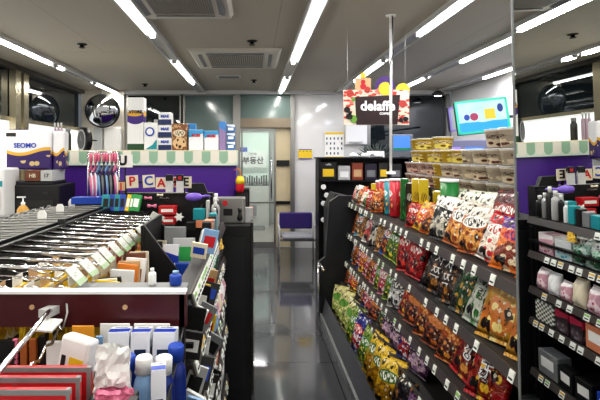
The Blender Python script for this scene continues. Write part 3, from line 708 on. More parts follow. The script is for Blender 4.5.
# ---- near end cap below the beam: deck and its goods
t = thing('end_shelf', 'black end shelf under the maroon beam carrying stationery and blue boxes', 'shelf', (0, 0, 0))
MB().box((-.71, 1.08, .80), (1.04, .43, .02)).obj('deck', 'blackm', t)
MB().box((-.71, 1.05, .40), (.98, .34, .79)).obj('cabinet_base', 'dark', t)
MB().box((at(140, 0, 1.2)[0], 1.16, .855), (.24, .24, .09)).obj('riser', 'blackm', t)
m = MB(); m.tube([(-.197, .95, .80), (-.197, .95, 1.0)], .004); m.tube([(-.197, .95, 1.0), (-.197, 1.30, 1.12)], .004); m.tube([(-.197, 1.1, .8), (-.197, 1.1, 1.05)], .003)
m.obj('wire_guard', 'blackm', t)
zd = .812
def stand(name, label, cat, px0, px1, y, h, d, m, rot=(0, 0, 0), **k):
    x0, x1 = (px0 - 254) * y / 467, (px1 - 254) * y / 467
    return box_thing(name, label, cat, ((x0 + x1) / 2, y, zd + (.09 if name in ('ointment_carton', 'header_card') else 0)), (x1 - x0, d, h), m, rot, **k)
blu_ = mat('deep_blue_plastic', '#1c327c', .2, noise=.5, nscale=30)
# blue boxes with white header
bw = pk('#2448b0', '#e9ecf2', None, None, None, None, bump=0)
ol = NT('carton_print'); uvv, u, v = ol.uv(); c = ol.mix(ol.math('GREATER_THAN', v, .55), lin('#1c3fae'), lin('#e6e9f0')); c = ol.mix(ol.rect(u, v, .5, .75, .6, .12), c, lin('#22324f')); ol.link(c, ol.b.inputs['Base Color']); ol.b.inputs['Roughness'].default_value = .3
for k, (a, b_) in enumerate([(108, 129), (131, 150), (153, 175)]):
    stand('ointment_carton', 'white and blue carton standing under the beam, %s of three from the left' % ORD[k], 'carton', a, b_, 1.22, .235, .06, ol.m, (-.12, 0, .1 - .05 * k), grp='white and blue cartons under the beam')
for k, (a, b_) in enumerate([(100, 130), (134, 170)]):
    stand('header_card', 'plain white header card standing behind the blue cartons, %s one' % ['left', 'right'][k], 'card', a, b_, 1.285, .235, .004, 'paper', grp='white header cards')
for k, (px, y, bm_, cm) in enumerate([(127, 1.13, blu_, 'blue'), (144, 1.12, 'lblue', 'white'), (164, 1.12, blu_, 'white'), (176, 1.19, blu_, 'blue')]):
    bottle(['blue bottle with blue cap under the beam', 'pale blue bottle with white cap under the beam', 'blue bottle with white cap under the beam', 'blue bottle at the right edge of the end shelf'][k], ((px - 254) * y / 467, y, zd + .09), .026, .215, bm_, cm, grp='blue and white bottles on the end shelf')
stand('divider_board', 'pale blue upright divider board between orange card and cartons', 'board', 96, 103, 1.26, .30, .01, 'lblue')
cl = MB(); 
rnd = random.Random(4)
def crumple(w, h, sd, col, name, label, loc, rot=(0, 0, 0), cat='bag', d=.05, nu=9):
    rn = random.Random(sd); jit = {}
    def f(u, v):
        k = (round(u * nu), round(v * nu))
        if k not in jit: jit[k] = (rn.uniform(-1, 1), rn.uniform(-1, 1), rn.uniform(-1, 1))
        j = jit[k]; e = 4 * u * (1 - u)
        return ((u - .5) * w * (1 - .2 * v) + j[0] * w * .03, -d * .5 * e * (1 - v * .6) + j[1] * d * .13, v * h + j[2] * h * .025)
    m = MB(); m.grid(f, nu, nu, smooth=False); jit2 = jit
    m.grid(lambda u, v: (f(u, v)[0], -f(u, v)[1], f(u, v)[2]), nu, nu, flip=True, smooth=False)
    return tag(m.obj(name, col, None, loc, rot), label, cat)
db = tag(MB().box((at(112, 0, 1.0)[0], .97, .945), (.10, .13, .27)).obj('display_carton', 'dark', None, bevel=.004), 'dark display carton carrying the white packet and pink pouch', 'carton'); MB().box((0, 0, .0), (.09, .004, .12)).obj('front_label', 'grey', db, (at(112, 0, 1.0)[0], .903, .95))
crumple(.085, .11, 2, 'white', 'paper_bag', 'crumpled white paper packet in front of the blue bottles', (at(113, 0, 1.0)[0], 1.0, 1.082), d=.05)
crumple(.09, .05, 3, 'pink', 'pink_pouch', 'crumpled pink pouch at the bottom front of the end shelf', (at(114, 0, .93)[0], .935, 1.082), d=.05)
stand('small_carton', 'small blue carton lying in front of the bottles on the right', 'carton', 151, 166, 1.0, .33, .04, ol.m, (-.05, 0, .2))
m = MB(); m.prism([(-.03, 0), (.03, 0), (.024, .02), (.01, .028), (.008, .045), (-.008, .045), (-.01, .028), (-.024, .02)], -.012, .012)
tag(m.obj('binder_clip', 'black', None, (at(133, 0, .90)[0], .90, 1.085)), 'black binder clip at the bottom edge below the pink pouch', 'clip')
MB().box((0, 0, -.035), (.07, .05, .07)).obj('clip_pad', 'dark', bpy.data.objects['binder_clip'])
# notebooks and folders on the left of the end shelf
t = thing('spiral_notebook', 'black spiral bound notebooks edge at the far left under the beam', 'notebook', (at(6, 0, 1.28)[0], 1.28, zd), (0, 0, .1))
MB().box((0, 0, .14), (.05, .02, .28)).obj('cover', 'black', t)
m = MB(); [m.lathe([(.009, -.002), (.009, .002)], 10, (.026, 0, .02 + .014 * i)) for i in range(18)]; m.obj('spiral_wire', 'blackm', t)
stand('paper_folder', 'pink folder between notebook and orange folders', 'folder', 13, 18, 1.28, .285, .01, 'pink')
for k, (a, b_) in enumerate([(21, 28), (30, 37)]):
    stand('paper_folder', 'brown orange folder under the beam, %s of the pair' % ['left', 'right'][k], 'folder', a, b_, 1.28, .285, .012, mat('kraft_orange', '#a35a26', .5), grp='brown orange folders')
stand('black_folder', 'black folder beside the brown orange pair', 'folder', 39, 46, 1.29, .29, .01, 'black')
stand('label_pad', 'white pad with yellow corner standing tall under the beam', 'pad', 47, 62, 1.25, .29, .012, 'white', front='yellow')
stand('orange_board', 'orange card with black capital letters at the left of the pale blue board', 'card', 72, 94, 1.24, .335, .006, mat('card_orange', '#dd9a2c', .45), txt='FOR', tm='ink', size=.034); bpy.data.objects[[q.name for q in C.objects if q.name.startswith('lettering')][-1]].location.z = .26
o = box_thing('tape_box', 'white rounded box with yellow panel leaning towards the camera', 'box', (at(57, 0, 1.12)[0], 1.12, zd), (.085, .04, .35), 'white', (-.1, .12, -.35), bev=.008); MB().box((.012, -.021, .28), (.04, .001, .05)).obj('yellow_print', 'yellow', o); MB().box((-.025, -.021, .27), (.012, .001, .07)).obj('black_slot', 'ink', o)
o = MB().box((0, 0, 0), (.06, .05, .006)).obj('white_card', 'paper', None, (at(42, 0, 1.22)[0], 1.25, 1.145), (.3, 0, -.2)); tag(o, 'blank white card lying below the maroon beam', 'card')
MB().box((0, .02, -.04), (.006, .006, .08)).obj('card_stem', 'dark', o)
# near hooks with red folders
rf = NT('red_cover'); uvv, u, v = rf.uv()
c = rf.mix(rf.rect(u, v, .5, .5, .93, .93), lin('#8f9090'), lin('#c22a30')); rf.link(c, rf.b.inputs['Base Color']); rf.b.inputs['Roughness'].default_value = .35
for k, (px0, px1, ytop, y) in enumerate([(-40, 92, 366, 1.02), (-40, 81, 376, .96), (-40, 71, 388, .90)]):
    x0, x1 = (px0 - 254) * y / 467, (px1 - 254) * y / 467; zt = EYE - (ytop - 155) * y / 467
    h = zt - zd
    o = MB().box((0, 0, -h / 2), (x1 - x0, .012, h)).obj('red_folder', rf.m, None, ((x0 + x1) / 2, y, zt), (0, 0, 0), bevel=.002)
    tag(o, 'red folder with grey border at the bottom left, %s' % ['rearmost of three', 'middle of three', 'frontmost of three'][k], 'folder', 'red folders at the bottom left')
h = thing('display_hook', 'long chrome hook with wavy lower wire sticking out of the beam toward the camera', 'hook', (-.56, Y0 - .012, 1.165))
m = MB(); m.tube([(0, 0, .005), (.005, -.05, .012), (.075, -.44, .02)], .006); m.obj('rod', 'chrome', h)
m = MB(); m.tube([(.03, 0, -.02), (.025, -.03, -.03)] + [(.03 + .003 * i, -.03 - .025 * i, -.045 + .008 * math.sin(i * 1.6)) for i in range(17)], .004); m.obj('wavy_wire', 'chrome', h)
m = MB(); m.box((-.004, -.02, .004), (.03, .05, .022), rot=(0, 0, -.3)); m.tube([(.035, 0, .02), (.045, -.02, 0), (.035, -.02, -.04), (.02, 0, -.05)], .003); m.obj('hook_clip', 'lgrey', h)

# ---- aisle side goods (seen edge on directly, frontally in the mirror)
def side_item(name, label, cat, y, w, h, d, m, shelf, kind='box', front=None, lean=0, grp=None, cap='white'):
    z = LS[shelf] + .001; x = X1 - .012 - d / 2 + .02 * (shelf > 1)
    if kind == 'box':
        o = MB().box((0, 0, h / 2), (d, w, h)).obj(name, m, None, (x, y, z), (0, lean, random.uniform(-.08, .08)), bevel=.004); tag(o, label, cat, grp)
        if front: MB().box((d / 2 + .0006, 0, h * .55), (.001, w * .66, h * .42)).obj('printed_panel', front, o)
        return o
    if kind == 'soft':
        o = add(name, bag_mesh(w, h, d, m, y * 3), label, cat, (x + .02, y, z + .045 * h), (-.2, random.uniform(-.1, .1), PI / 2), grp); return o
    if kind == 'tube': return bottle(label, (x, y, z), w / 2, h, m, cap, name, grp)
random.seed(9)
GS = 'goods on the aisle side of the left gondola'
chk = NT('checker_pack'); uvv, u, v = chk.uv(); ck = chk.node('ShaderNodeTexChecker'); ck.inputs['Scale'].default_value = 9; chk.link(uvv, ck.inputs['Vector']); ck.inputs['Color1'].default_value = lin('#e4e2da'); ck.inputs['Color2'].default_value = lin('#4a5a4a'); chk.link(ck.outputs[0], chk.b.inputs['Base Color'])
tis = pk('#dfe3e2', None, '#3a9aa8', '#b8dade', None, None, bump=0); pkp = pk('#d8a8b4', '#ece4e2', '#b8506a', '#e8d0d4', None, None, bump=0)
grw = pk('#c4d8cc', '#e8ece6', '#3a8a5a', '#1f5a3a', None, '#9cc8b4'); rdk = pk('#3a2a32', '#b02a4a', '#8a8a90', '#5a4a52', None, None, bump=0)
side = [
 # shelf 0 cosmetics
 (0, 2.84, .045, .13, .05, 'black', 'black hair care bottle', 'tube'), (0, 2.78, .035, .15, .035, 'silver', 'slim silver tube', 'tube'), (0, 2.735, .04, .19, .04, 'dark', 'tall dark grey tube', 'tube'), (0, 2.685, .045, .17, .04, 'lgrey', 'tall pale grey tube', 'tube'), (0, 2.63, .03, .15, .03, 'black', 'slim black tube', 'tube'),
 (0, 2.585, .03, .12, .03, 'white', 'small white tube', 'tube'), (0, 2.53, .05, .10, .04, 'teal', 'teal box', 'box'), (0, 2.475, .04, .09, .04, 'black', 'black jar box', 'box'), (0, 2.42, .05, .08, .04, 'grey', 'grey carton', 'box'), (0, 2.35, .07, .07, .05, 'teal', 'low teal tray pack', 'box'), (0, 2.27, .06, .1, .04, 'peach', 'peach box', 'box'), (0, 2.2, .05, .1, .04, 'black', 'black box', 'box'),
 # shelf 1 tissues
 (1, 2.76, .15, .12, .09, pkp, 'white tissue pack with pink flank', 'box'), (1, 2.61, .13, .11, .08, tis, 'white and cyan tissue box', 'box'), (1, 2.48, .14, .14, .07, grw, 'crinkled green and white pouch', 'soft'), (1, 2.34, .14, .13, .07, grw, 'green leaf printed wipes pack', 'soft'), (1, 2.18, .14, .12, .08, pkp, 'pink wipes pack', 'box'),
 # shelf 2
 (2, 2.79, .1, .12, .07, pkp, 'pale pink soft pack', 'soft'), (2, 2.68, .1, .12, .06, 'white', 'white soft pack', 'soft'), (2, 2.575, .09, .1, .06, pkp, 'pink pad pack', 'soft'), (2, 2.47, .1, .14, .06, 'cream', 'beige pad pack', 'soft'), (2, 2.36, .1, .13, .06, pkp, 'rose pad pack', 'soft'), (2, 2.24, .1, .12, .06, 'lblue', 'pale blue pad pack', 'soft'),
 # shelf 3
 (3, 2.77, .16, .12, .08, chk.m, 'white and green checked box', 'box'), (3, 2.615, .11, .12, .08, rdk, 'dark red and grey carton', 'box'), (3, 2.495, .11, .12, .08, rdk, 'dark red and grey carton nearer', 'box'), (3, 2.36, .13, .13, .08, 'peach', 'peach coloured box', 'box'), (3, 2.2, .13, .12, .08, 'lgrey', 'pale grey box', 'box'),
 # shelf 4
 (4, 2.76, .17, .14, .09, 'grey', 'translucent grey storage box', 'box'), (4, 2.6, .12, .12, .05, 'black', 'black and white stocking pack', 'box'), (4, 2.46, .12, .12, .05, 'black', 'black and white sock pack', 'box'), (4, 2.3, .12, .12, .08, 'blue', 'blue carton', 'box'), (4, 2.15, .12, .12, .08, 'peach', 'peach carton', 'box')]
for s_, y, w_, h_, d_, mm, lb, kd in side:
    side_item('shelf_pack' if kd != 'tube' else 'cosmetic_tube', lb + ' on the %s side shelf facing the mirror' % ['topmost', 'second', 'third', 'fourth', 'lowest'][s_], 'pack' if kd != 'tube' else 'bottle', y, w_, h_, d_, mm, s_, kd, front=('paper' if (kd == 'box' and isinstance(mm, str) and s_ != 0) else None), grp=GS)
cols = ['lgrey', 'dark', 'black', 'cream', 'grey', 'paper', 'yellow', 'dark', 'skinp', 'paper', 'lblue', 'black']
for s_ in range(5):
    for k in range(9):
        y = 2.09 - k * .085; cname = cols[(k * 5 + s_ * 3) % 12]
        h_ = (.06 if s_ == 0 else .09) + .04 * ((k * 7 + s_) % 3) / 2
        if s_ == 0 and k > 3: continue
        o = MB().box((0, 0, h_ / 2), (.062, .010, h_)).obj('small_pack', cname, None, (X1 - .03 + .012 * (k % 3), y, LS[s_] + .012), (random.uniform(-.2, .2), random.uniform(.15, .5), random.uniform(-.3, .3)))
        tag(o, '%s small pack, %s side shelf, %s from the middle' % ({'lblue': 'pale blue', 'paper': 'off white', 'lgrey': 'light grey', 'dark': 'dark grey', 'skinp': 'tan'}.get(cname, cname), ['topmost', 'second', 'third', 'fourth', 'lowest'][s_], ORD[k]), 'pack', GS)
        MB().box((0, -.0056, h_ * .5), (.045, .001, h_ * .45)).obj('printed_panel', ['ink', 'paper', 'red', 'blue'][(k + s_) % 4], o)
# gold crumpled star hanging at the top shelf edge
crumple(.07, .05, 8, 'tagy', 'gold_wrapper', 'crumpled gold wrapper on the topmost side shelf edge', (X1 + .01, 2.5, 1.10), (0, 0, PI / 2), 'wrapper', .03)
# ================================================================== black cabinet at the gondola end and what stands on it
cb_ = thing('black_cabinet', 'black cabinet closing the far end of the left gondola', 'cabinet', (0, 0, 0))
MB().box((-.21, 3.22, .57), (.38, .36, 1.14)).obj('cabinet_body', mat('cabinet_black', '#1a1b1d', .4), cb_, bevel=.004)
MB().box((-.012, 3.22, .6), (.016, .37, 1.12)).obj('edge_trim', 'dark', cb_)
MB().box((-.21, 3.03, .58), (.3, .012, .98)).obj('front_panel', mat('panel_black', '#222325', .35), cb_)
dv = thing('card_terminal', 'grey metal device box with small black screen on the black cabinet', 'device', (-.165, 3.2, 1.141))
MB().box((0, 0, .085), (.21, .12, .17)).obj('housing', 'steel', dv, bevel=.006)
m = MB(); m.box((-.01, -.062, .075), (.06, .006, .045)); m.obj('screen', 'black', dv)
m = MB(); m.lathe([(.018, 0), (.018, .005)], 18, (-.03, -.066, .135), axis='y'); m.obj('red_label', 'red', dv)
m = MB(); m.box((-.075, -.061, .085), (.004, .004, .16)); m.box((.09, -.061, .085), (.004, .004, .16)); m.obj('edge', 'lgrey', dv)
m = MB(); m.lathe([(.012, .02), (.02, .035), (.012, .06), (.008, .075), (.014, .09), (.012, .105)], 12, (.07, -.075, 0)); m.obj('tassel', 'black', dv)
o = tag(MB().box((0, 0, .05), (.05, .05, .10)).obj('small_carton', 'lgrey', None, (-.035, 3.2, 1.141)), 'small pale grey carton right of the grey device', 'carton')
# accessory stand between gondola and cabinet: black body with hanging goods
st = thing('accessory_stand', 'black accessory stand rising behind the bin at the gondola end', 'stand', (0, 0, 0))
m = MB(); m.box((-.545, 2.98, .68), (.57, .08, 1.36)); m.obj('stand_body', 'black', st)
m = MB(); m.box((-.63, 2.945, 1.43), (.46, .02, .012)); m.box((-.44, 2.95, 1.40), (.012, .012, .12)); m.box((-.81, 2.95, 1.40), (.012, .012, .12)); m.obj('card_rail', 'blackm', st)
m = MB(); m.prism([(-.42, 1.12), (-.25, 1.12), (-.27, 1.3), (-.32, 1.42), (-.42, 1.42)], 2.96, 3.0); m.obj('side_wing', 'black', st)
# letter cards
for ch, px, py, s_, mm, bg in [('J', 122, 186, 8, 'inkr', 'skinp'), ('P', 133, 181.5, 12, 'inkr', 'cream'), ('C', 149.5, 181, 12, 'inkb', 'cream'), ('A', 162, 183, 11, 'inkr', 'cream'), ('R', 177, 182, 10, 'inkr', 'cream'), ('E', 186.5, 182, 11, 'ink', 'cream')]:
    y = 2.95; x, _, z = at(px, py, y); w_ = s_ * y / 467
    o = MB().box((0, 0, 0), (w_, .004, w_ * 1.05)).obj('letter_card', bg, None, (x, y - .02 + (.02 if ch in 'R' else 0), z), (0, random.uniform(-.08, .08), 0))
    tag(o, 'small square card bearing the letter %s above the stationery' % ch, 'letter card', 'letter cards above the stationery')
    lettering(ch, w_ * 1.05, mm, o, (0, -.0035, 0), bold=.002)
y = 3.1; x, _, z = at(125, 161, y)
o = tag(MB().box((0, 0, 0), (.10, .004, .085)).obj('letter_card', 'paper', None, (x, y, z)), 'white card with big black letter U above the other letter cards', 'letter card')
lettering('U', .085, 'ink', o, (-.015, -.004, 0), bold=.004)
MB().box((.0, .01, -.13), (.008, .008, .24)).obj('card_stem', 'blackm', o)
for k, (px, lb) in enumerate([(169.5, 'black and white sock pack hanging between letters A and R'), (180, 'black and white sock pack hanging left of letter E')]):
    x, _, z = at(px, 182, 2.9)
    o = tag(MB().box((0, 0, -.0), (.046, .014, .11)).obj('sock_pack', pk('#d8d8d6', '#151515', None, None, None, None, bump=0), None, (x, 2.9, z - .01)), lb, 'pack', 'sock packs among the letter cards')
    MB().box((0, -.008, .035), (.044, .003, .035)).obj('black_header', 'ink', o)
    if k: MB().box((0, -.011, .035), (.02, .003, .02)).obj('red_spot', 'red', o)
# violet brush, teal and orange boxes
x, _, z = at(194, 197, 2.8)
t = thing('hair_brush', 'violet oval hair brush above the teal box', 'brush', (x, 2.8, z))
m = MB(); m.lathe([(.004, -.052), (.02, -.04), (.025, -.01), (.025, .015), (.018, .04), (.004, .05)], 18, axis='x'); m.obj('brush_head', 'violet', t)
m = MB(); m.tube([(.04, 0, 0), (.07, .02, .005), (.09, .05, 0)], [.01, .008, .008]); m.obj('handle', 'violet', t)
m = MB(); m.tube([(.0, .02, 0), (0, .1, -.01), (0, .17, -.03)], .005); m.obj('hook_wire', 'blackm', t)
for (px, py, w_, h_, mm, lb) in [(199.5, 214, .07, .065, 'teal', 'teal box hanging below the violet brush'), (200, 223.5, .045, .045, 'peach', 'peach box right under the teal box'), (208, 214, .02, .16, 'lgrey', 'slim grey tube standing right of the teal box'), (191, 226, .05, .05, 'black', 'black cased item left of the peach box')]:
    x, _, z = at(px, py, 2.72)
    o = tag(MB().box((0, 0, 0), (w_, .05, h_)).obj('hanging_box', mm, None, (x, 2.72, z), bevel=.004), lb, 'box')
    MB().tube([(0, .02, h_ / 2 - .01), (0, .12, h_ / 2 + .01), (0, .24, h_ / 2)], .003).obj('peg', 'blackm', o)
# red boxes and small goods in front of the stand
def hb(name, lb, cat, px, py, y, w_, h_, d_, mm, rot=(0, 0, 0), front=None):
    x, _, z = at(px, py, y)
    o = tag(MB().box((0, 0, 0), (w_, d_, h_)).obj(name, mm, None, (x, y, z), rot, bevel=.003), lb, cat)
    if front: MB().box((0, -d_ / 2 - .001, 0), (w_ * .7, .001, h_ * .35)).obj('printed_panel', front, o)
    return o
hb('red_box', 'red box with white band, upper of two in front of the black stand', 'box', 168, 210, 2.86, .105, .055, .06, 'red', front='paper')
hb('red_box', 'red box with white band, lower of two in front of the black stand', 'box', 169, 220, 2.86, .085, .045, .06, 'red', front='paper')
hb('support_tray', 'black tray under the red boxes', 'tray', 166, 226, 2.86, .13, .03, .1, 'black')
def bow(lb, px, py, y, c, s_):
    x, _, z = at(px, py, y); m = MB()
    for k in (-1, 1): m.lathe([(.003, 0), (.35 * s_, .5 * s_ * .9), (.42 * s_, s_ * .9), (.1 * s_, s_)] if k > 0 else [(.1 * s_, -s_), (.42 * s_, -s_ * .9), (.35 * s_, -.45 * s_), (.003, 0)], 10, axis='x')
    m.lathe([(.2 * s_, -.2 * s_), (.25 * s_, 0), (.2 * s_, .2 * s_)], 10, axis='x')
    tag(m.obj('hair_bow', c, None, (x, y, z)), lb, 'hair bow', 'hair accessories by the letter cards')
bow('pink hair bow left of the red boxes', 152, 206, 2.84, 'pink', .03)
bow('pink hair bow above the pink one by the red boxes', 148, 198, 2.86, 'pink', .025)
bow('black and cream hair bow over the red boxes', 164, 199, 2.84, 'black', .03)
bow('cream hair bow beside letter A', 160, 195, 2.86, 'cream', .02)
def star(lb, px, py, y, r, c):
    x, _, z = at(px, py, y); pts = [(r * (1 if i % 2 == 0 else .55) * math.cos(i * PI / 6), r * (1 if i % 2 == 0 else .55) * math.sin(i * PI / 6)) for i in range(12)]
    m = MB(); m.prism(pts, -.003, .003); tag(m.obj('price_star', c, None, (x, y, z)), lb, 'tag')
star('white star shaped price tag right of the red boxes', 179, 217, 2.8, .03, 'paper')
hb('paper_ticket', 'white paper ticket sticking up beyond the last price ticket', 'ticket', 157, 217, 2.4, .07, .04, .002, 'paper', (.5, .5, .4))
# stationery tray with colour packs
t = thing('stationery_tray', 'black tray of pens and cards under the letter cards', 'tray', at(124, 215, 2.8))
m = MB(); m.prism([(-.14, -.05), (.15, -.05), (.13, .03), (-.135, .02)], -.07, -.06); m.box((0, 0, -.045), (.28, .14, .01)); m.box((-.137, 0, -.02), (.006, .14, .07)); m.box((.14, 0, -.02), (.006, .14, .07)); m.box((0, .065, -.02), (.28, .01, .07)); m.obj('tray_body', 'black', t)
m = MB(); m.box((.0, 0, -.1), (.2, .1, .11)); m.obj('tray_foot', 'dark', t)
for k, (px, w_, mm) in enumerate([(107, .05, 'teal'), (113, .035, 'blue'), (118, .035, 'teal'), (123.5, .035, 'blue'), (129, .025, 'yellow'), (132.5, .02, 'green'), (137, .05, 'green')]):
    x, _, z = at(px, 203, 2.8)
    o = tag(MB().box((0, 0, 0), (w_, .03, .10)).obj('pen_pack', mm, None, (x, 2.79, z + .0), (-.25, (.15 if k > 3 else 0), 0), bevel=.002), '%s pack in the black tray, %s from the left' % (mm, ORD[k]), 'pack', 'colour packs in the black tray')
    MB().box((0, -.016, 0), (w_ * .6, .001, .05)).obj('printed_panel', 'ink' if k < 4 else 'paper', o)
# toothbrushes hanging in a row
for k in range(7):
    px = 91 + k * 4.1; y = 2.93; x, _, _z = at(px, 0, y)
    pink = k in (0, 1, 6)
    t = thing('toothbrush', '%s brush in the hanging row, %s from the left' % ('pink and white' if pink else 'black and blue', ORD[k]), 'toothbrush', (x, y, at(0, 176, y)[2]), (0, .04 * (k % 2), 0), group='brushes hanging in a row')
    h = .145
    MB().lathe([(.004, h - .06), (.011, h - .05), (.012, h - .01), (.006, h)], 10).obj('cap', mat('clear_pink', '#d06a84', .25) if True else 0, t)
    MB().tube([(0, 0, h - .055), (.0, 0, .05), (-.012, 0, .03), (-.006, 0, 0), (.002, 0, -.06), (.006, 0, -.13)], [.012, .012, .008, .009, .010, .006]).obj('handle', 'pink' if pink else 'grey' if k % 2 else 'lblue', t)
    MB().tube([(.008, 0, .03), (-.002, 0, .018), (.008, 0, -.01), (.012, 0, -.07), (.012, 0, -.12)], [.006, .006, .007, .007, .004]).obj('grip', 'white' if pink else 'black', t)
    MB().tube([(0, .004, h - .005), (0, .03, h - .002), (0, .06, h - .01)], .0025).obj('hook_loop', 'chrome', t)
t = thing('brush_rail', 'thin chrome rail from which the brushes hang', 'rail', (0, 0, 0))
m = MB(); m.tube([at(88, 152, 3.0), at(119, 152, 3.0)], .005); m.tube([at(88, 152, 3.0), at(88, 152, 3.0)[:2] + (1.25,)], .005); m.tube([at(119, 152, 3.0), at(119, 152, 3.0)[:2] + (1.25,)], .005); m.obj('rail_bar', 'chrome', t)
m = MB(); m.box((at(104, 0, 3.0)[0], 3.0, .63), (.22, .06, 1.25)); m.obj('rail_base', 'black', t)
o = tag(MB().box((0, 0, .02), (.2, .1, .04)).obj('blue_folder', 'blue', None, at(90, 199.5, 2.9)[:2] + (1.30,), (0, 0, .1)), 'blue folder lying behind the hanging brushes', 'folder')
MB().box((0, 0, -.02), (.16, .08, .04)).obj('stand_block', 'dark', o)

# ================================================================== counter with hutch, purple front
ct = thing('sales_counter', 'purple fronted sales counter with green and white tiled band', 'counter', (0, 0, 0))
yb = 5.0
xl, xr = at(55, 0, yb)[0], at(236, 0, yb)[0]
MB().box(((xl + xr) / 2, yb + .2, .75), (xr - xl, .4, 1.5)).obj('purple_front', 'purple', ct, bevel=.02)
band = NT('scallop_band'); uvv, u, v = band.uv()
fr = band.math('FRACT', band.math('MULTIPLY', u, 21.0)); par = band.math('GREATER_THAN', band.math('FRACT', band.math('MULTIPLY', u, 10.5)), .5)
cc_ = band.mix(par, lin('#e2ddd0'), lin('#93b59c'))
arch = band.ell(fr, v, .5, .62, .56, .5); low = band.math('LESS_THAN', v, .5)
oth = band.mix(par, lin('#8fb09a'), lin('#dcdccf'))
c = band.mix(band.math('MULTIPLY', low, band.math('SUBTRACT', 1.0, arch)), cc_, lin('#cdd9cb'))
band.link(c, band.b.inputs['Base Color'])
m = MB(); m.box(((xl + xr) / 2, yb + .18, 1.565), (xr - xl + .02, .44, .15)); m.obj('tile_band', band.m, ct)
MB().box(((xl + xr) / 2, yb + .2, 1.645), (xr - xl + .02, .46, .012)).obj('counter_top', 'cream', ct)
zt = 1.652
def on(name, lb, cat, px0, px1, ytop, m, y=yb + .12, d=.14, front=None, txt=None, tm='ink', size=.05, base=None, grp=None):
    x0, x1 = (px0 - 254) * y / 467, (px1 - 254) * y / 467; zz = EYE - (ytop - 155) * y / 467
    b0 = zt if base is None else base
    o = tag(MB().box((0, 0, (zz - b0) / 2), (x1 - x0, d, zz - b0)).obj(name, m, None, ((x0 + x1) / 2, y, b0), bevel=.006), lb, cat, grp)
    if front:
        MB().box((0, -d / 2 - .002, (zz - b0) * .45), ((x1 - x0) * .8, .003, (zz - b0) * .3)).obj('printed_panel', front, o)
    if txt: lettering(txt, size, tm, o, (0, -d / 2 - .006, (zz - b0) * .72), bold=.002)
    return o
prg = pk('#e6e6ea', None, '#3a2470', '#d8a82c', None, None, bump=0)
gp = NT('gold_purple_bag'); uvv, u, v = gp.uv()
wv = gp.math('ADD', v, gp.math('MULTIPLY', gp.math('SINE', gp.math('MULTIPLY', u, 5.0)), .07))
c = gp.mix(gp.math('LESS_THAN', wv, .5), lin('#e3e2e4'), lin('#d8a73a')); c = gp.mix(gp.math('LESS_THAN', wv, .42), c, lin('#35205f'))
vo = gp.node('ShaderNodeTexVoronoi'); vo.inputs['Scale'].default_value = 5; gp.link(uvv, vo.inputs['Vector'])
c = gp.mix(gp.math('MULTIPLY', gp.math('LESS_THAN', wv, .3), gp.math('LESS_THAN', vo.outputs['Distance'], .3)), c, lin('#c9b27a')); gp.link(c, gp.b.inputs['Base Color']); gp.b.inputs['Roughness'].default_value = .35
gt = NT('tall_gold_purple'); uvv, u, v = gt.uv()
c = gt.mix(gt.ell(u, v, .5, .62, .62, .13), lin('#e4e4e2'), lin('#42277a')); c = gt.mix(gt.ell(u, v, .45, .69, .5, .05), c, lin('#d9a63a')); c = gt.mix(gt.math('LESS_THAN', v, .12), c, lin('#1f4a2a')); gt.link(c, gt.b.inputs['Base Color'])
on('tall_pack', 'tall white pack with gold and purple swoosh on the counter top', 'pack', 129, 145, 98, gt.m, txt='XTORE', size=.045)
wb = on('wipes_pack', 'white box with blue ring beside the tall swoosh pack', 'box', 145.5, 159, 123, 'white', front=None)
MB().lathe([(.05, 0), (.05, .004)], 20, (-.01, -.078, .20), axis='y').obj('blue_ring', 'blue', wb); MB().lathe([(.034, 0), (.034, .004)], 20, (-.01, -.082, .20), axis='y').obj('ring_centre', 'white', wb)
MB().prism([(-.06, .01), (.065, .01), (.065, .12), (.02, .06)], -.075, -.072).obj('green_streak', 'teal', wb)
for k in range(3):
    b0 = zt + k * .138
    t = thing('diaper_pack', 'navy and white pack stacked three high, %s one' % ['bottom', 'middle', 'top'][k], 'pack', (at(166, 0, yb + .12)[0], yb + .12, b0), group='navy and white packs in a stack')
    MB().box((0, 0, .068), (.155 if k < 2 else .14, .13, .135)).obj('pack_body', 'white', t, bevel=.012)
    MB().box((0, -.068, .03), (.14, .004, .055)).obj('navy_band', mat('navy', '#1a2a5c', .4), t)
    lettering('MIAE', .04, 'inkb', t, (0, -.07, .09), bold=.002)
on('chocolate_box', 'brown and cream printed box right of the navy stack', 'box', 173, 188, 124, pk('#8a5a36', None, '#4a2010', '#d8b88a', '#e8dcc0', '#c9a070', text='#3a1408', bump=0))
wbx = NT('white_blue_top'); uvv, u, v = wbx.uv(); wv = wbx.math('ADD', v, wbx.math('MULTIPLY', u, -.2)); c = wbx.mix(wbx.math('GREATER_THAN', wv, .62), lin('#e8eaec'), lin('#3f9ad0')); wbx.link(c, wbx.b.inputs['Base Color'])
on('tissue_box', 'white box with sky blue top, left of two on the counter', 'box', 189.5, 204, 130, wbx.m, front=None, txt='ROBI', tm='inkr', size=.04, grp='white and sky blue boxes')
on('tissue_box', 'white box with sky blue top, right of two on the counter', 'box', 205, 219, 131, wbx.m, txt='ROBI', tm='inkr', size=.04, grp='white and sky blue boxes')
on('blue_carton', 'blue carton peeking behind the left sky blue box', 'box', 188, 196, 124, mat('sky', '#3c8ac8', .4), y=yb + .28)
on('lilac_carton', 'lilac and blue tall carton on the counter top', 'box', 219.5, 226, 122, pk('#a08ab8', '#4a8acc', None, None, None, None, bump=0))
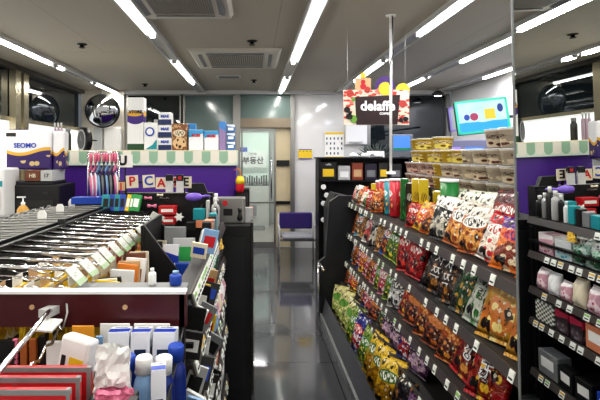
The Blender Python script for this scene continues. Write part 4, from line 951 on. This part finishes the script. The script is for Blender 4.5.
for k in range(3):
    b0 = zt + k * .095
    o = tag(MB().box((0, 0, .046), (.085, .1, .09)).obj('small_blue_box', pk('#3a7ac0', '#dfe6ee', None, None, None, None, bump=0), None, (at(231, 0, yb + .12)[0], yb + .12, b0), bevel=.004), 'small blue and white box stacked at the right end, %s of three' % ['bottom', 'middle', 'top'][k], 'box', 'small blue boxes in a stack')
    MB().box((0, -.052, .04), (.06, .002, .03)).obj('printed_panel', 'paper', o)
# bottles behind
for k, px in enumerate([150, 156, 161]):
    bottle('dark bottle behind the counter top goods, %s from the left' % ORD[k], (at(px, 0, 5.3)[0], 5.3, zt), .03, .32 + .03 * k, 'black', 'lgrey', grp='dark bottles behind the counter goods')
# red and yellow pouch hanging at counter end
t = thing('hanging_pouch', 'red and yellow pouch hanging at the right end of the counter', 'pouch', at(240, 180, 4.9))
m = MB(); m.lathe([(.03, -.13), (.045, -.1), (.045, -.02), (.03, .02)], 14); m.obj('pouch_body', 'red', t)
m = MB(); m.lathe([(.046, -.04), (.047, .0), (.03, .04)], 14); m.obj('yellow_flap', 'yellow', t)
m = MB(); m.tube([(0, 0, .03), (.01, 0, .08), (-.02, .02, .12), (-.07, .08, .1)], .006); m.obj('strap', 'orange', t)
# dark cabinet right of counter
o = tag(MB().box((at(243, 0, 5.0)[0], 5.05, .62), (.14, .25, 1.24)).obj('side_cabinet', 'black', bevel=.005), 'narrow black cabinet at the counter end by the door', 'cabinet')
MB().box((at(243, 0, 5.0)[0], 4.92, .7), (.11, .01, 1.0)).obj('cabinet_door', 'dark', o)
for k in range(7):
    z = .35 + k * .11
    o = tag(MB().box((0, 0, 0), (.05, .03, .09)).obj('small_packet', ['yellow', 'orange', 'red', 'yellow', 'brown', 'orange', 'red'][k], None, (at(250.5, 0, 4.95)[0], 4.95, z), bevel=.003), '%s packet on the strip beside the black counter cabinet, %s from the floor' % (['yellow', 'orange', 'red', 'yellow', 'brown', 'orange', 'red'][k], ORD[k]), 'packet', 'packets on the strip at the counter end')
    MB().tube([(0, .01, .03), (-.03, .05, .04)], .003).obj('peg', 'blackm', o)

# ---- left rear: big bag, printer, sanitizer, clock
yk = 4.4
kc = thing('service_desk', 'white service desk at the left wall holding the black printer', 'desk', (0, 0, 0))
xa, xb_ = -2.85, at(62, 0, yk)[0]
MB().box(((xa + xb_) / 2, yk + .25, 1.02), (xb_ - xa, .6, .04)).obj('desk_top', 'lgrey', kc)
MB().box(((xa + xb_) / 2, yk + .27, .5), (xb_ - xa - .06, .52, 1.0)).obj('desk_body', 'white', kc)
pr = thing('printer', 'large black printer on the service desk', 'printer', (at(35, 0, yk)[0], yk + .2, 1.041))
MB().box((0, 0, .14), (.46, .4, .28)).obj('printer_body', 'black', pr, bevel=.015)
MB().box((-.02, -.03, .295), (.38, .3, .035)).obj('scanner_lid', mat('pr_lid', '#232326', .4), pr, bevel=.008)
m = MB(); m.box((0, -.203, .10), (.34, .008, .06)); m.box((.1, -.205, .2), (.06, .008, .02)); m.obj('paper_slot', 'dark', pr)
sb = thing('pump_bottle', 'hand sanitizer pump bottle with gold liquid in front of the printer', 'bottle', (at(23, 0, 4.1)[0], 4.1, 1.0))
MB().lathe([(.045, 0), (.05, .01), (.05, .12), (.03, .15), (.018, .16)], 20).obj('bottle_body', 'gold', sb)
m = MB(); m.lathe([(.018, .155), (.018, .185), (.006, .19), (.006, .225)], 14); m.box((-.015, 0, .23), (.07, .018, .012)); m.obj('pump', 'white', sb)
MB().box((at(23, 0, 4.1)[0], 4.16, .5), (.2, .2, 1.0)).obj('pedestal', 'dark', kc)
bg = thing('large_bag', 'big white bag with gold and purple wave standing at the left rear', 'bag', (at(33, 0, 4.6)[0], 4.6, 1.47), (0, 0, .1))
MB().box((0, 0, .195), (.42, .16, .39)).obj('bag_body', gp.m, bg, bevel=.02)
lettering('ЗЯOMƎ', .06, 'inkb', bg, (-.02, -.084, .24), bold=.002) if False else lettering('SEOMO', .062, 'inkb', bg, (-.03, -.084, .235), bold=.002)
MB().box((.27, .02, .19), (.12, .14, .38)).obj('side_bag', gp.m, bg, bevel=.02)
m = MB(); m.box((-.16, -.082, .34), (.09, .004, .035)); m.obj('green_corner', 'dark', bg)
for k, (px0, px1, mm, lb) in enumerate([(25, 40, 'brown', 'brown box under the big white bag'), (40.5, 52, 'lgrey', 'grey white box with black print under the big white bag')]):
    x0, x1 = (px0 - 254) * yk / 467, (px1 - 254) * yk / 467
    o = tag(MB().box(((0), 0, 0), (x1 - x0, .3, .10)).obj('printed_box', mm, None, ((x0 + x1) / 2, yk + .15, 1.4), bevel=.003), lb, 'box')
    lettering('17' if k else 'HB', .05, 'ink' if k else 'cream', o, (0, -.154, 0), bold=.001)
for o in [q for q in C.objects if q.name.startswith('printed_box')]: o.location.z = 1.041 + .313 + .05
bg.location = (bg.location.x, yk + .17, 1.041 + .313 + .101)
for k in range(3):
    px = 55 + k * 3.2
    bottle('slim mauve tube standing right of the big bag, %s of three' % ORD[k], (at(px, 0, 5.1)[0], 5.1, zt), .018, .30, mat('mauve', '#9a8694', .4), 'lgrey', name='cosmetic_tube', grp='mauve tubes right of the big bag')
bottle('dark bottle between mauve tubes and clock', (at(68, 0, 5.2)[0], 5.2, zt), .035, .25, 'dark', 'grey')
# white appliance far left and grey cups
ap = thing('white_appliance', 'white appliance with green strip at the far left edge', 'appliance', (at(-6, 0, 4.3)[0], 4.35, 1.041))
MB().box((0, 0, .22), (.28, .3, .44)).obj('housing', 'white', ap, bevel=.02)
MB().box((.02, -.152, .30), (.22, .006, .05)).obj('green_strip', 'teal', ap)
m = MB(); m.lathe([(.03, .08), (.036, .16), (.04, .24)], 16, (.07, -.18, -.0)); m.obj('paper_cup', 'brown', ap)
# wall clock, round, seen obliquely
ck_ = thing('wall_clock', 'black round clock seen at an angle by the left windows', 'clock', at(84.5, 140, 7.3), (0, 0, -.85))
MB().lathe([(.17, -.05), (.2, -.04), (.2, .04), (.19, .05)], 32, axis='y').obj('clock_case', 'black', ck_)
m = MB(); m.lathe([(.165, -.055), (.165, -.051)], 32, axis='y'); m.obj('clock_ring', 'lgrey', ck_)
m = MB(); m.lathe([(.14, -.059), (.14, -.055)], 32, axis='y'); m.obj('clock_face', 'dark', ck_)
m = MB(); m.box((0, -.061, .03), (.008, .002, .07)); m.box((.02, -.061, 0), (.04, .002, .006)); m.obj('clock_hands', 'grey', ck_)
MB().tube([(0, .03, 0), (-.10, .20, 0), (-.2, .28, 0)], .012).obj('wall_bracket', 'black', ck_)
# convex mirror on the beige pillar
cm_ = thing('convex_mirror', 'round convex security mirror on the beige pillar', 'mirror', at(102.5, 111, 7.75), (.12, 0, .25))
sph = [(.26 * math.sin(a), -.02 - .07 * (math.cos(a) - 0)) for a in [PI / 2 * k / 8 for k in range(9)]]
cmm = mat('convex_glass', '#b8bcc0', .02, 1)
MB().lathe([(max(r, .0005), h) for r, h in sph], 36, axis='y').obj('mirror_dome', cmm, cm_)
m = MB(); m.lathe([(.255, -.025), (.275, -.03), (.28, 0), (.25, .01)], 36, axis='y'); m.obj('rim', 'black', cm_)
MB().tube([(0, .0, .27), (0, .02, CEIL - cm_.location.z)], .008).obj('hanger_rod', 'white', cm_)
wp = thing('wall_cover', 'pale rounded wall box on the beige pillar beside the brushes', 'wall box', at(106, 140, 7.88))
MB().box((.12, 0, 0), (.3, .08, .45)).obj('cover', wallw, wp, bevel=.03); MB().box((-.13, 0, 0), (.16, .08, .42)).obj('side_cover', 'lgrey', wp, bevel=.03)

# ================================================================== right rear
def poster(lb, px0, px1, py0, py1, y, base, rows=None, edge=None, name='wall_poster'):
    x0, _, z1 = at(px0, py0, y); x1, _, z0 = at(px1, py1, y)
    t = thing(name, lb, 'poster', ((x0 + x1) / 2, y, (z0 + z1) / 2)); w_, h_ = x1 - x0, z1 - z0
    MB().box((0, 0, 0), (w_, .006, h_)).obj('sheet', base, t)
    if edge:
        m = MB(); m.box((0, -.004, h_ * .45), (w_ * .95, .003, h_ * .08)); m.box((0, -.004, -h_ * .45), (w_ * .95, .003, h_ * .08)); m.obj('border', edge, t)
    if rows:
        m = MB()
        for r in range(rows[0]):
            for c in range(rows[1]):
                if (r * 3 + c) % 7 != 6: m.box((-w_ * .38 + c * w_ * .76 / (rows[1] - 1), -.004, h_ * .26 - r * h_ * .55 / max(1, rows[0] - 1)), (w_ * .06, .003, h_ * .09))
        m.obj('printed_figures', rows[2], t)
    return t
poster('yellow notice with navy foot on the glossy white wall', 298.5, 312, 149, 159, 8.03, 'yellow', (1, 4, 'ink'), 'inkb')
poster('wall calendar with rows of dark figures and yellow edges', 324.5, 344, 132, 159, 8.03, 'paper', (4, 5, mat('navy_print', '#2a3a66', .6)), 'yellow')
o = thing('wall_box', 'white electrical box with small shelf on the white wall', 'wall box', at(356, 134, 8.0))
MB().box((0, 0, 0), (.36, .09, .36)).obj('cover', 'white', o, bevel=.005); MB().box((-.02, -.07, -.14), (.22, .08, .015)).obj('ledge', 'lgrey', o)
# purple and grey waiting chair
ch = thing('waiting_chair', 'purple backed chair with grey seat at the back wall', 'chair', (at(297, 0, 6.95)[0], 6.95, 0), (0, 0, 0))
pf = mat('purple_fabric', '#34206a', .6, noise=.15, nscale=20)
MB().box((0, .22, .595), (.5, .04, .25)).obj('backrest', pf, ch, bevel=.03)
MB().box((0, 0, .40), (.46, .42, .06)).obj('seat', mat('seat_grey', '#8f9096', .5), ch, bevel=.03)
for s_ in (-1, 1):
    MB().tube([(s_ * .27, -.18, 0), (s_ * .27, -.18, .5), (s_ * .27, -.12, .54), (s_ * .27, .16, .54)], .014).obj('armrest', 'lgrey', ch)
    MB().tube([(s_ * .27, .22, 0), (s_ * .26, .23, .7)], .014).obj('leg', 'lgrey', ch)
m = MB(); m.box((0, -.16, .36), (.54, .025, .03)); m.box((0, .18, .36), (.54, .025, .03)); m.obj('seat_frame', 'grey', ch)
# black rack with coffee boxes
rk = thing('snack_rack', 'black rack unit behind the snack gondola carrying cartons', 'shelf unit', (0, 0, 0))
ry = 6.0; xa = at(318.5, 0, ry)[0]; xb2 = at(410, 0, ry)[0]; zt2 = EYE - (158 - 155) * ry / 467; zsh = EYE - (181 - 155) * ry / 467
m = MB(); m.box((xa + .015, ry + .15, zt2 / 2), (.03, .3, zt2)); m.box((xb2, ry + .15, zt2 / 2), (.03, .3, zt2)); m.box(((xa + xb2) / 2, ry + .29, zt2 / 2), (xb2 - xa, .02, zt2)); m.obj('rack_frame', 'blackm', rk)
MB().box(((xa + xb2) / 2, ry + .15, zt2), (xb2 - xa + .04, .3, .02)).obj('top_shelf', 'blackm', rk)
MB().box(((xa + xb2) / 2, ry + .15, zsh), (xb2 - xa, .3, .02)).obj('middle_shelf', 'blackm', rk)
MB().box(((xa + xb2) / 2, ry + .15, .1), (xb2 - xa, .3, .2)).obj('rack_base', 'blackm', rk)
for k, (a, b_, top_, mm, fr_, lb) in enumerate([(321, 337, 162, 'black', 'yellow', 'black carton with a yellow label, leftmost on the rack'), (339, 351, 166, 'lgrey', 'white', 'grey white barred carton on the rack'), (353, 364, 163, mat('rust', '#8a4028', .4), 'skinp', 'rust red jar carton on the rack'), (366, 378, 164, mat('dkpurple', '#2a2434', .4), 'grey', 'dark purple carton on the rack'), (380, 389, 163, 'dark', 'yellow', 'dark carton with pale yellow label on the rack'), (391, 403, 164, 'dark', 'grey', 'dark grey carton right of the white pole')]):
    x0, x1 = (a - 254) * ry / 467, (b_ - 254) * ry / 467; h_ = EYE - (top_ - 155) * ry / 467 - zsh - .01
    o = tag(MB().box((0, 0, h_ / 2), (x1 - x0, .14, h_)).obj('coffee_carton', mm, None, ((x0 + x1) / 2, ry + .12, zsh + .0105), bevel=.005), lb, 'carton', 'cartons on the black rack')
    MB().box((0, -.072, h_ * .4), ((x1 - x0) * .7, .003, h_ * .42)).obj('label_panel', fr_, o)
    if k == 0: lettering('caffe', .04, 'inkw', o, (0, -.073, h_ * .86))
for k, px in enumerate([354, 366, 379]):
    m = MB(); m.lathe([(.045, 0), (.06, .015), (.055, .04), (.02, .055)], 12)
    tag(m.obj('white_pouch', 'paper', None, (at(px, 0, ry + .1)[0], ry + .12, zt2 + .0105)), 'puffy white pouch on the rack top, %s from the left' % ORD[k], 'pouch', 'white pouches on the rack top')
for k in range(6):
    py = 187 + k * 8.2; x, _, z = at(323.5 + (k % 2) * 3, py, ry - .03)
    o = thing('round_pack', 'white and black round pack on the hanging strip, %s from the top' % ORD[k], 'pack', (x, ry - .03, z), group='round packs on the hanging strip')
    MB().lathe([(.03, -.015), (.034, 0), (.03, .015)], 16, axis='y').obj('pack_disc', 'white', o)
    MB().box((0, .0, -.025), (.06, .012, .02)).obj('black_band', 'black', o)
    MB().tube([(0, .01, .02), (0, .1, .03), (0, .31, .03)], .004).obj('peg', 'blackm', o)
# copier like dark unit between rack and gondola
dk = thing('dark_machine', 'dark low machine standing between rack and snack gondola', 'machine', (at(341, 0, 5.5)[0], 5.5, 0))
MB().box((0, 0, .5), (.34, .5, 1.0)).obj('machine_body', 'black', dk, bevel=.02); MB().prism([(-.17, 1.0), (.17, 1.0), (.15, 1.1), (-.1, 1.16)], -.2, .2).obj('machine_top', 'dark', dk)
MB().box((0, -.255, .62), (.26, .01, .2)).obj('panel', 'grey', dk)
MB().box((0, -.255, .3), (.28, .01, .3)).obj('drawer', 'dark', dk)
# hanging sign
sy = 4.05; x0, _, z1 = at(343.5, 90, sy); x1, _, z0 = at(409, 125, sy)
sg = thing('hanging_sign', 'printed delaffe board hanging on threads above the snacks', 'sign', ((x0 + x1) / 2, sy, (z0 + z1) / 2)); w_, h_ = x1 - x0, z1 - z0
spr = pk('#e6dccb', None, '#c0302a', '#e2d0b0', None, '#c8402e', bump=0, sc=1.2)
MB().box((0, 0, 0), (w_, .012, h_)).obj('board', spr, sg)
m = MB(); m.prism([(-.185, h_ * .30), (.205, h_ * .36), (.18, -h_ * .49), (-.175, -h_ * .49)], -.010, -.007); m.obj('dark_panel', mat('signdark', '#2a1413', .5, noise=.5, nscale=12), sg)
lettering('delaffe', .115, 'inkw', sg, (.01, -.012, .01), bold=.0035)
lettering('COFFEE', .026, 'inkw', sg, (.07, -.012, -.055), bold=.001)
rs = random.Random(6)
def blot(name, cx, cz, r, col, off):
    pts = [(cx + r * (.75 + .4 * rs.random()) * math.cos(2 * PI * i / 9), cz + r * (.75 + .4 * rs.random()) * math.sin(2 * PI * i / 9)) for i in range(9)]
    MB().prism(pts, off, off + .003).obj(name, col, sg)
pr_ = mat('print_red', '#b03a30', .5, noise=.4, nscale=40); pg_ = mat('print_green', '#6a9a3c', .5, noise=.4, nscale=40); pp_ = mat('print_pink', '#d8786a', .5, noise=.4, nscale=30)
for (cx, cz, r) in [(-.23, .12, .035), (.225, .03, .035), (-.08, .15, .03), (.12, .145, .03)]: blot('fruit_print', cx, cz, r, pr_, -.0105)
for (cx, cz, r) in [(-.215, .045, .02), (.02, .14, .03), (-.14, .13, .02)]: blot('fruit_print', cx, cz, r, pp_, -.0115)
for (cx, cz, r) in [(-.20, -.10, .035), (-.2, .07, .02)]: blot('leaf_print', cx, cz, r, pg_, -.012)
for (cx, cz, r) in [(-.255, -.02, .026), (-.24, -.08, .03), (.25, -.1, .025), (.21, -.11, .022), (-.23, -.05, .018)]: blot('cookie_print', cx, cz, r, 'ink', -.0135)
m = MB(); m.box((-.115, .0, h_ / 2 + .045), (.135, .008, .12)); m.obj('tan_topper', 'skinp', sg)
m = MB(); m.box((-.115, .0, h_ / 2 + .125), (.04, .008, .05)); m.obj('cream_tip', 'yellow', sg)
m = MB(); m.lathe([(.026, 0), (.026, .004)], 14, (-.115, -.008, h_ / 2 + .03), axis='y'); m.lathe([(.02, 0), (.02, .004)], 14, (-.115, -.008, h_ / 2 + .07), axis='y'); m.obj('topper_print', 'red', sg)
m = MB(); m.prism([(.085 * math.cos(a), .085 * math.sin(a)) for a in [2 * PI * k / 20 for k in range(20)]], -.004, .004); m.obj('purple_topper', mat('dp', '#43206e', .5), sg, (.075, 0, h_ / 2 + .035))
m = MB(); m.prism([(.058 * math.cos(a), .058 * math.sin(a)) for a in [2 * PI * k / 20 for k in range(20)]], -.004, .004); m.obj('yellow_topper', 'yellow', sg, (.075, -.009, h_ / 2 + .01))
m = MB(); m.prism([(.06 * math.cos(a), .06 * math.sin(a)) for a in [2 * PI * k / 20 for k in range(20)]], -.004, .004); m.obj('small_yellow_topper', 'yellow', sg, (.23, 0, h_ / 2 - .0))
for sx in (-1, 1): MB().tube([(sx * w_ * .44, 0, h_ / 2), (sx * w_ * .44, 0, CEIL - (z0 + z1) / 2)], .0018, 5).obj('hanging_thread', 'lgrey', sg)
# white pole from the ceiling
pp = thing('white_pole', 'thin white pole running from the ceiling down past the sign', 'pole', (1.075, 3.67, 0))
MB().tube([(0, 0, 1.47), (0, 0, CEIL)], .011, 12).obj('pole', 'white', pp)
MB().lathe([(.035, CEIL - .012), (.04, CEIL)], 16).obj('ceiling_flange', 'white', pp)
MB().tube([(.012, -.01, CEIL), (.01, -.015, 2.5), (.018, -.01, 2.4), (-.012, -.012, 2.3), (-.014, -.012, 2.15)], .004).obj('black_cable', 'black', pp)
MB().box((0, 0, 1.46), (.06, .06, .02)).obj('pole_foot', 'white', pp)
pp.location = (1.075, 3.67, 0)
# screens
scr = NT('screen_picture'); uvv, u, v = scr.uv()
no = scr.node('ShaderNodeTexNoise'); no.inputs['Scale'].default_value = 3; scr.link(uvv, no.inputs['Vector'])
c = scr.mix(no.outputs['Fac'], lin('#dff2f8'), lin('#8fd8ee')); c = scr.mix(scr.math('LESS_THAN', v, scr.math('ADD', .22, scr.math('MULTIPLY', no.outputs['Fac'], .2))), c, lin('#2fa8e0'))
c = scr.mix(scr.rect(u, v, .66, .55, .22, .34), c, lin('#e6c832')); c = scr.mix(scr.ell(u, v, .33, .5, .10, .16, scr.math('MULTIPLY', no.outputs['Fac'], .8)), c, lin('#a83a5a')); c = scr.mix(scr.ell(u, v, .18, .5, .06, .1), c, lin('#2a4aa8')); c = scr.mix(scr.ell(u, v, .88, .72, .06, .14), c, lin('#203a8a'))
scr.b.inputs['Base Color'].default_value = (0, 0, 0, 1); scr.link(c, scr.b.inputs['Emission Color']); scr.b.inputs['Emission Strength'].default_value = 1.1
def tv(lb, px0, px1, py0, py1, y, rot, sm, fr_, wall_x=None):
    xx, _, zz = at((px0 + px1) / 2, (py0 + py1) / 2, y); w_ = (px1 - px0) * y / 467; h_ = (py1 - py0) * y / 467
    t = thing('television', lb, 'television', (xx, y, zz), rot)
    MB().box((0, .03, 0), (w_, .06, h_)).obj('casing', 'black', t, bevel=.004)
    m = MB(); m.box((0, -.004, h_ / 2 - .012), (w_, .012, .024)); m.box((0, -.004, -h_ / 2 + .012), (w_, .012, .024)); m.box((-w_ / 2 + .012, -.004, 0), (.024, .012, h_)); m.box((w_ / 2 - .012, -.004, 0), (.024, .012, h_)); m.obj('bezel', fr_, t)
    MB().box((0, -.002, 0), (w_ - .04, .004, h_ - .04)).obj('screen', sm, t)
    MB().tube([(0, .05, 0), (0, .14, 0), (RIGHT - xx - (.035 if y < 6 else -.03), .35, 0)], .018).obj('wall_arm', 'blackm', t)
tv('large television with green glowing frame tilted near the right wall', 457.5, 507, 99, 133, 5.3, (-.12, -.10, -.15), scr.m, mat('green_glow', '#2fae8c', .4, emit=.35))
tv('smaller grey screen behind the green framed television', 449, 463, 107, 131, 6.2, (0, -.12, .1), mat('dull_screen', '#8d9a94', .3, emit=.3), mat('lilac_bezel', '#8a7ac0', .4, emit=.15))
bsc = mat('blue_screen', '#4a78c8', .3, emit=.7)
t = thing('desk_monitor', 'blue lit monitor behind the white pole', 'monitor', at(402, 137, 7.0))
MB().box((0, 0, 0), (.32, .04, .36)).obj('casing', 'grey', t, bevel=.008); MB().box((-.01, -.022, .05), (.25, .006, .22)).obj('screen', bsc, t); MB().box((-.01, -.026, -.04), (.25, .004, .03)).obj('green_strip', 'green', t)
MB().box((0, 0, -.3), (.06, .04, .3)).obj('stand', 'grey', t)
dk2 = thing('rear_counter', 'dark counter along the back right below the window', 'counter', (2.3, 7.35, 0))
MB().box((0, 0, .62), (1.9, .7, 1.24)).obj('counter_body', 'dark', dk2); MB().box((0, 0, 1.26), (1.96, .74, .04)).obj('worktop', 'lgrey', dk2)
t.location.z = 1.28 + .45
o = tag(MB().box((0, 0, .13), (.26, .02, .26)).obj('white_notice', 'paper', None, at(376, 0, 7.0)[:2] + (1.28,), (-.1, 0, 0)), 'white notice sheet with round grey emblem standing at the rear window', 'notice')
o.location.z = 1.4; MB().lathe([(.04, 0), (.04, .003)], 18, (-.05, -.014, .18), axis='y').obj('emblem', 'grey', o); MB().box((0, .02, -.06), (.2, .06, .12)).obj('base', 'dark', o)
# spiky dark plant behind it
pt = thing('spiky_plant', 'dark spiky leaved plant in the rear window', 'plant', (at(378, 0, 7.3)[0], 7.3, 1.28))
m = MB(); rn = random.Random(2)
for k in range(26):
    a = PI * (k + .5) / 26; L = .28 + .12 * rn.random(); s_ = rn.uniform(-.06, .06)
    m.tube([(0, 0, .2), (.5 * L * math.cos(a), s_ * .5, .2 + .55 * L * math.sin(a)), (L * math.cos(a), s_, .2 + L * math.sin(a) * .95)], [.012, .02, .002], 5)
m.obj('leaves', mat('dark_leaf', '#39443a', .5), pt); MB().lathe([(.07, 0), (.1, .2), (.095, .2), (.06, .18)], 18).obj('pot', 'dark', pt)
# lilac lit cooler behind the yellow cups
cl_ = thing('drinks_cooler', 'lilac and blue lit cooler behind the stacked cups', 'cooler', (2.72, 6.4, 0))
MB().box((0, 0, .9), (.95, .5, 1.8)).obj('cooler_body', mat('cooler_grey', '#8888a0', .4), cl_, bevel=.01)
MB().box((-.2, -.255, 1.35), (.4, .01, .7)).obj('lit_front', mat('lilac_glow', '#8a72d8', .4, emit=.8), cl_); MB().box((.18, -.255, 1.35), (.24, .01, .7)).obj('blue_front', mat('blue_glow', '#3a7ae0', .4, emit=.9), cl_)
m = MB(); 
for z in (1.2, 1.42, 1.62): m.box((0, -.265, z), (.8, .01, .02))
for k in range(9): m.box((-.36 + .09 * k, -.268, 1.48), (.05, .012, .1))
m.obj('bottle_row', 'inkb', cl_)
# added lamp standing in for round ceiling reflections in the rear window
for k, (px, py) in enumerate([(438, 94)]):
    t = thing('reflection_lamp', 'small round pendant lamp near the rear window', 'ceiling light', at(px, py, 7.6))
    MB().lathe([(.06, -.03), (.1, 0), (.04, .05)], 18).obj('shade', 'dark', t); MB().lathe([(.055, -.034), (.055, -.03)], 18).obj('bulb', mat('bulb', '#ffffff', .4, emit=5), t)
    MB().tube([(0, 0, .05), (0, 0, CEIL - t.location.z)], .005).obj('cord', 'black', t)
# umbrella bucket glimpses: pale blue bag at the foot of the gondola
crumple(.2, .16, 12, 'lblue', 'plastic_bag', 'pale blue crumpled plastic bag low at the aisle end of the gondola', (-.19, 2.05, .18), (0, 0, .4), 'bag', .1)
# label check
for l, n in _labels.items():
    if not 4 <= len(l.replace(',', ' ').split()) <= 16: print('LONG', l)
    if len(n) > 1: print('DUP LABEL', l, n)
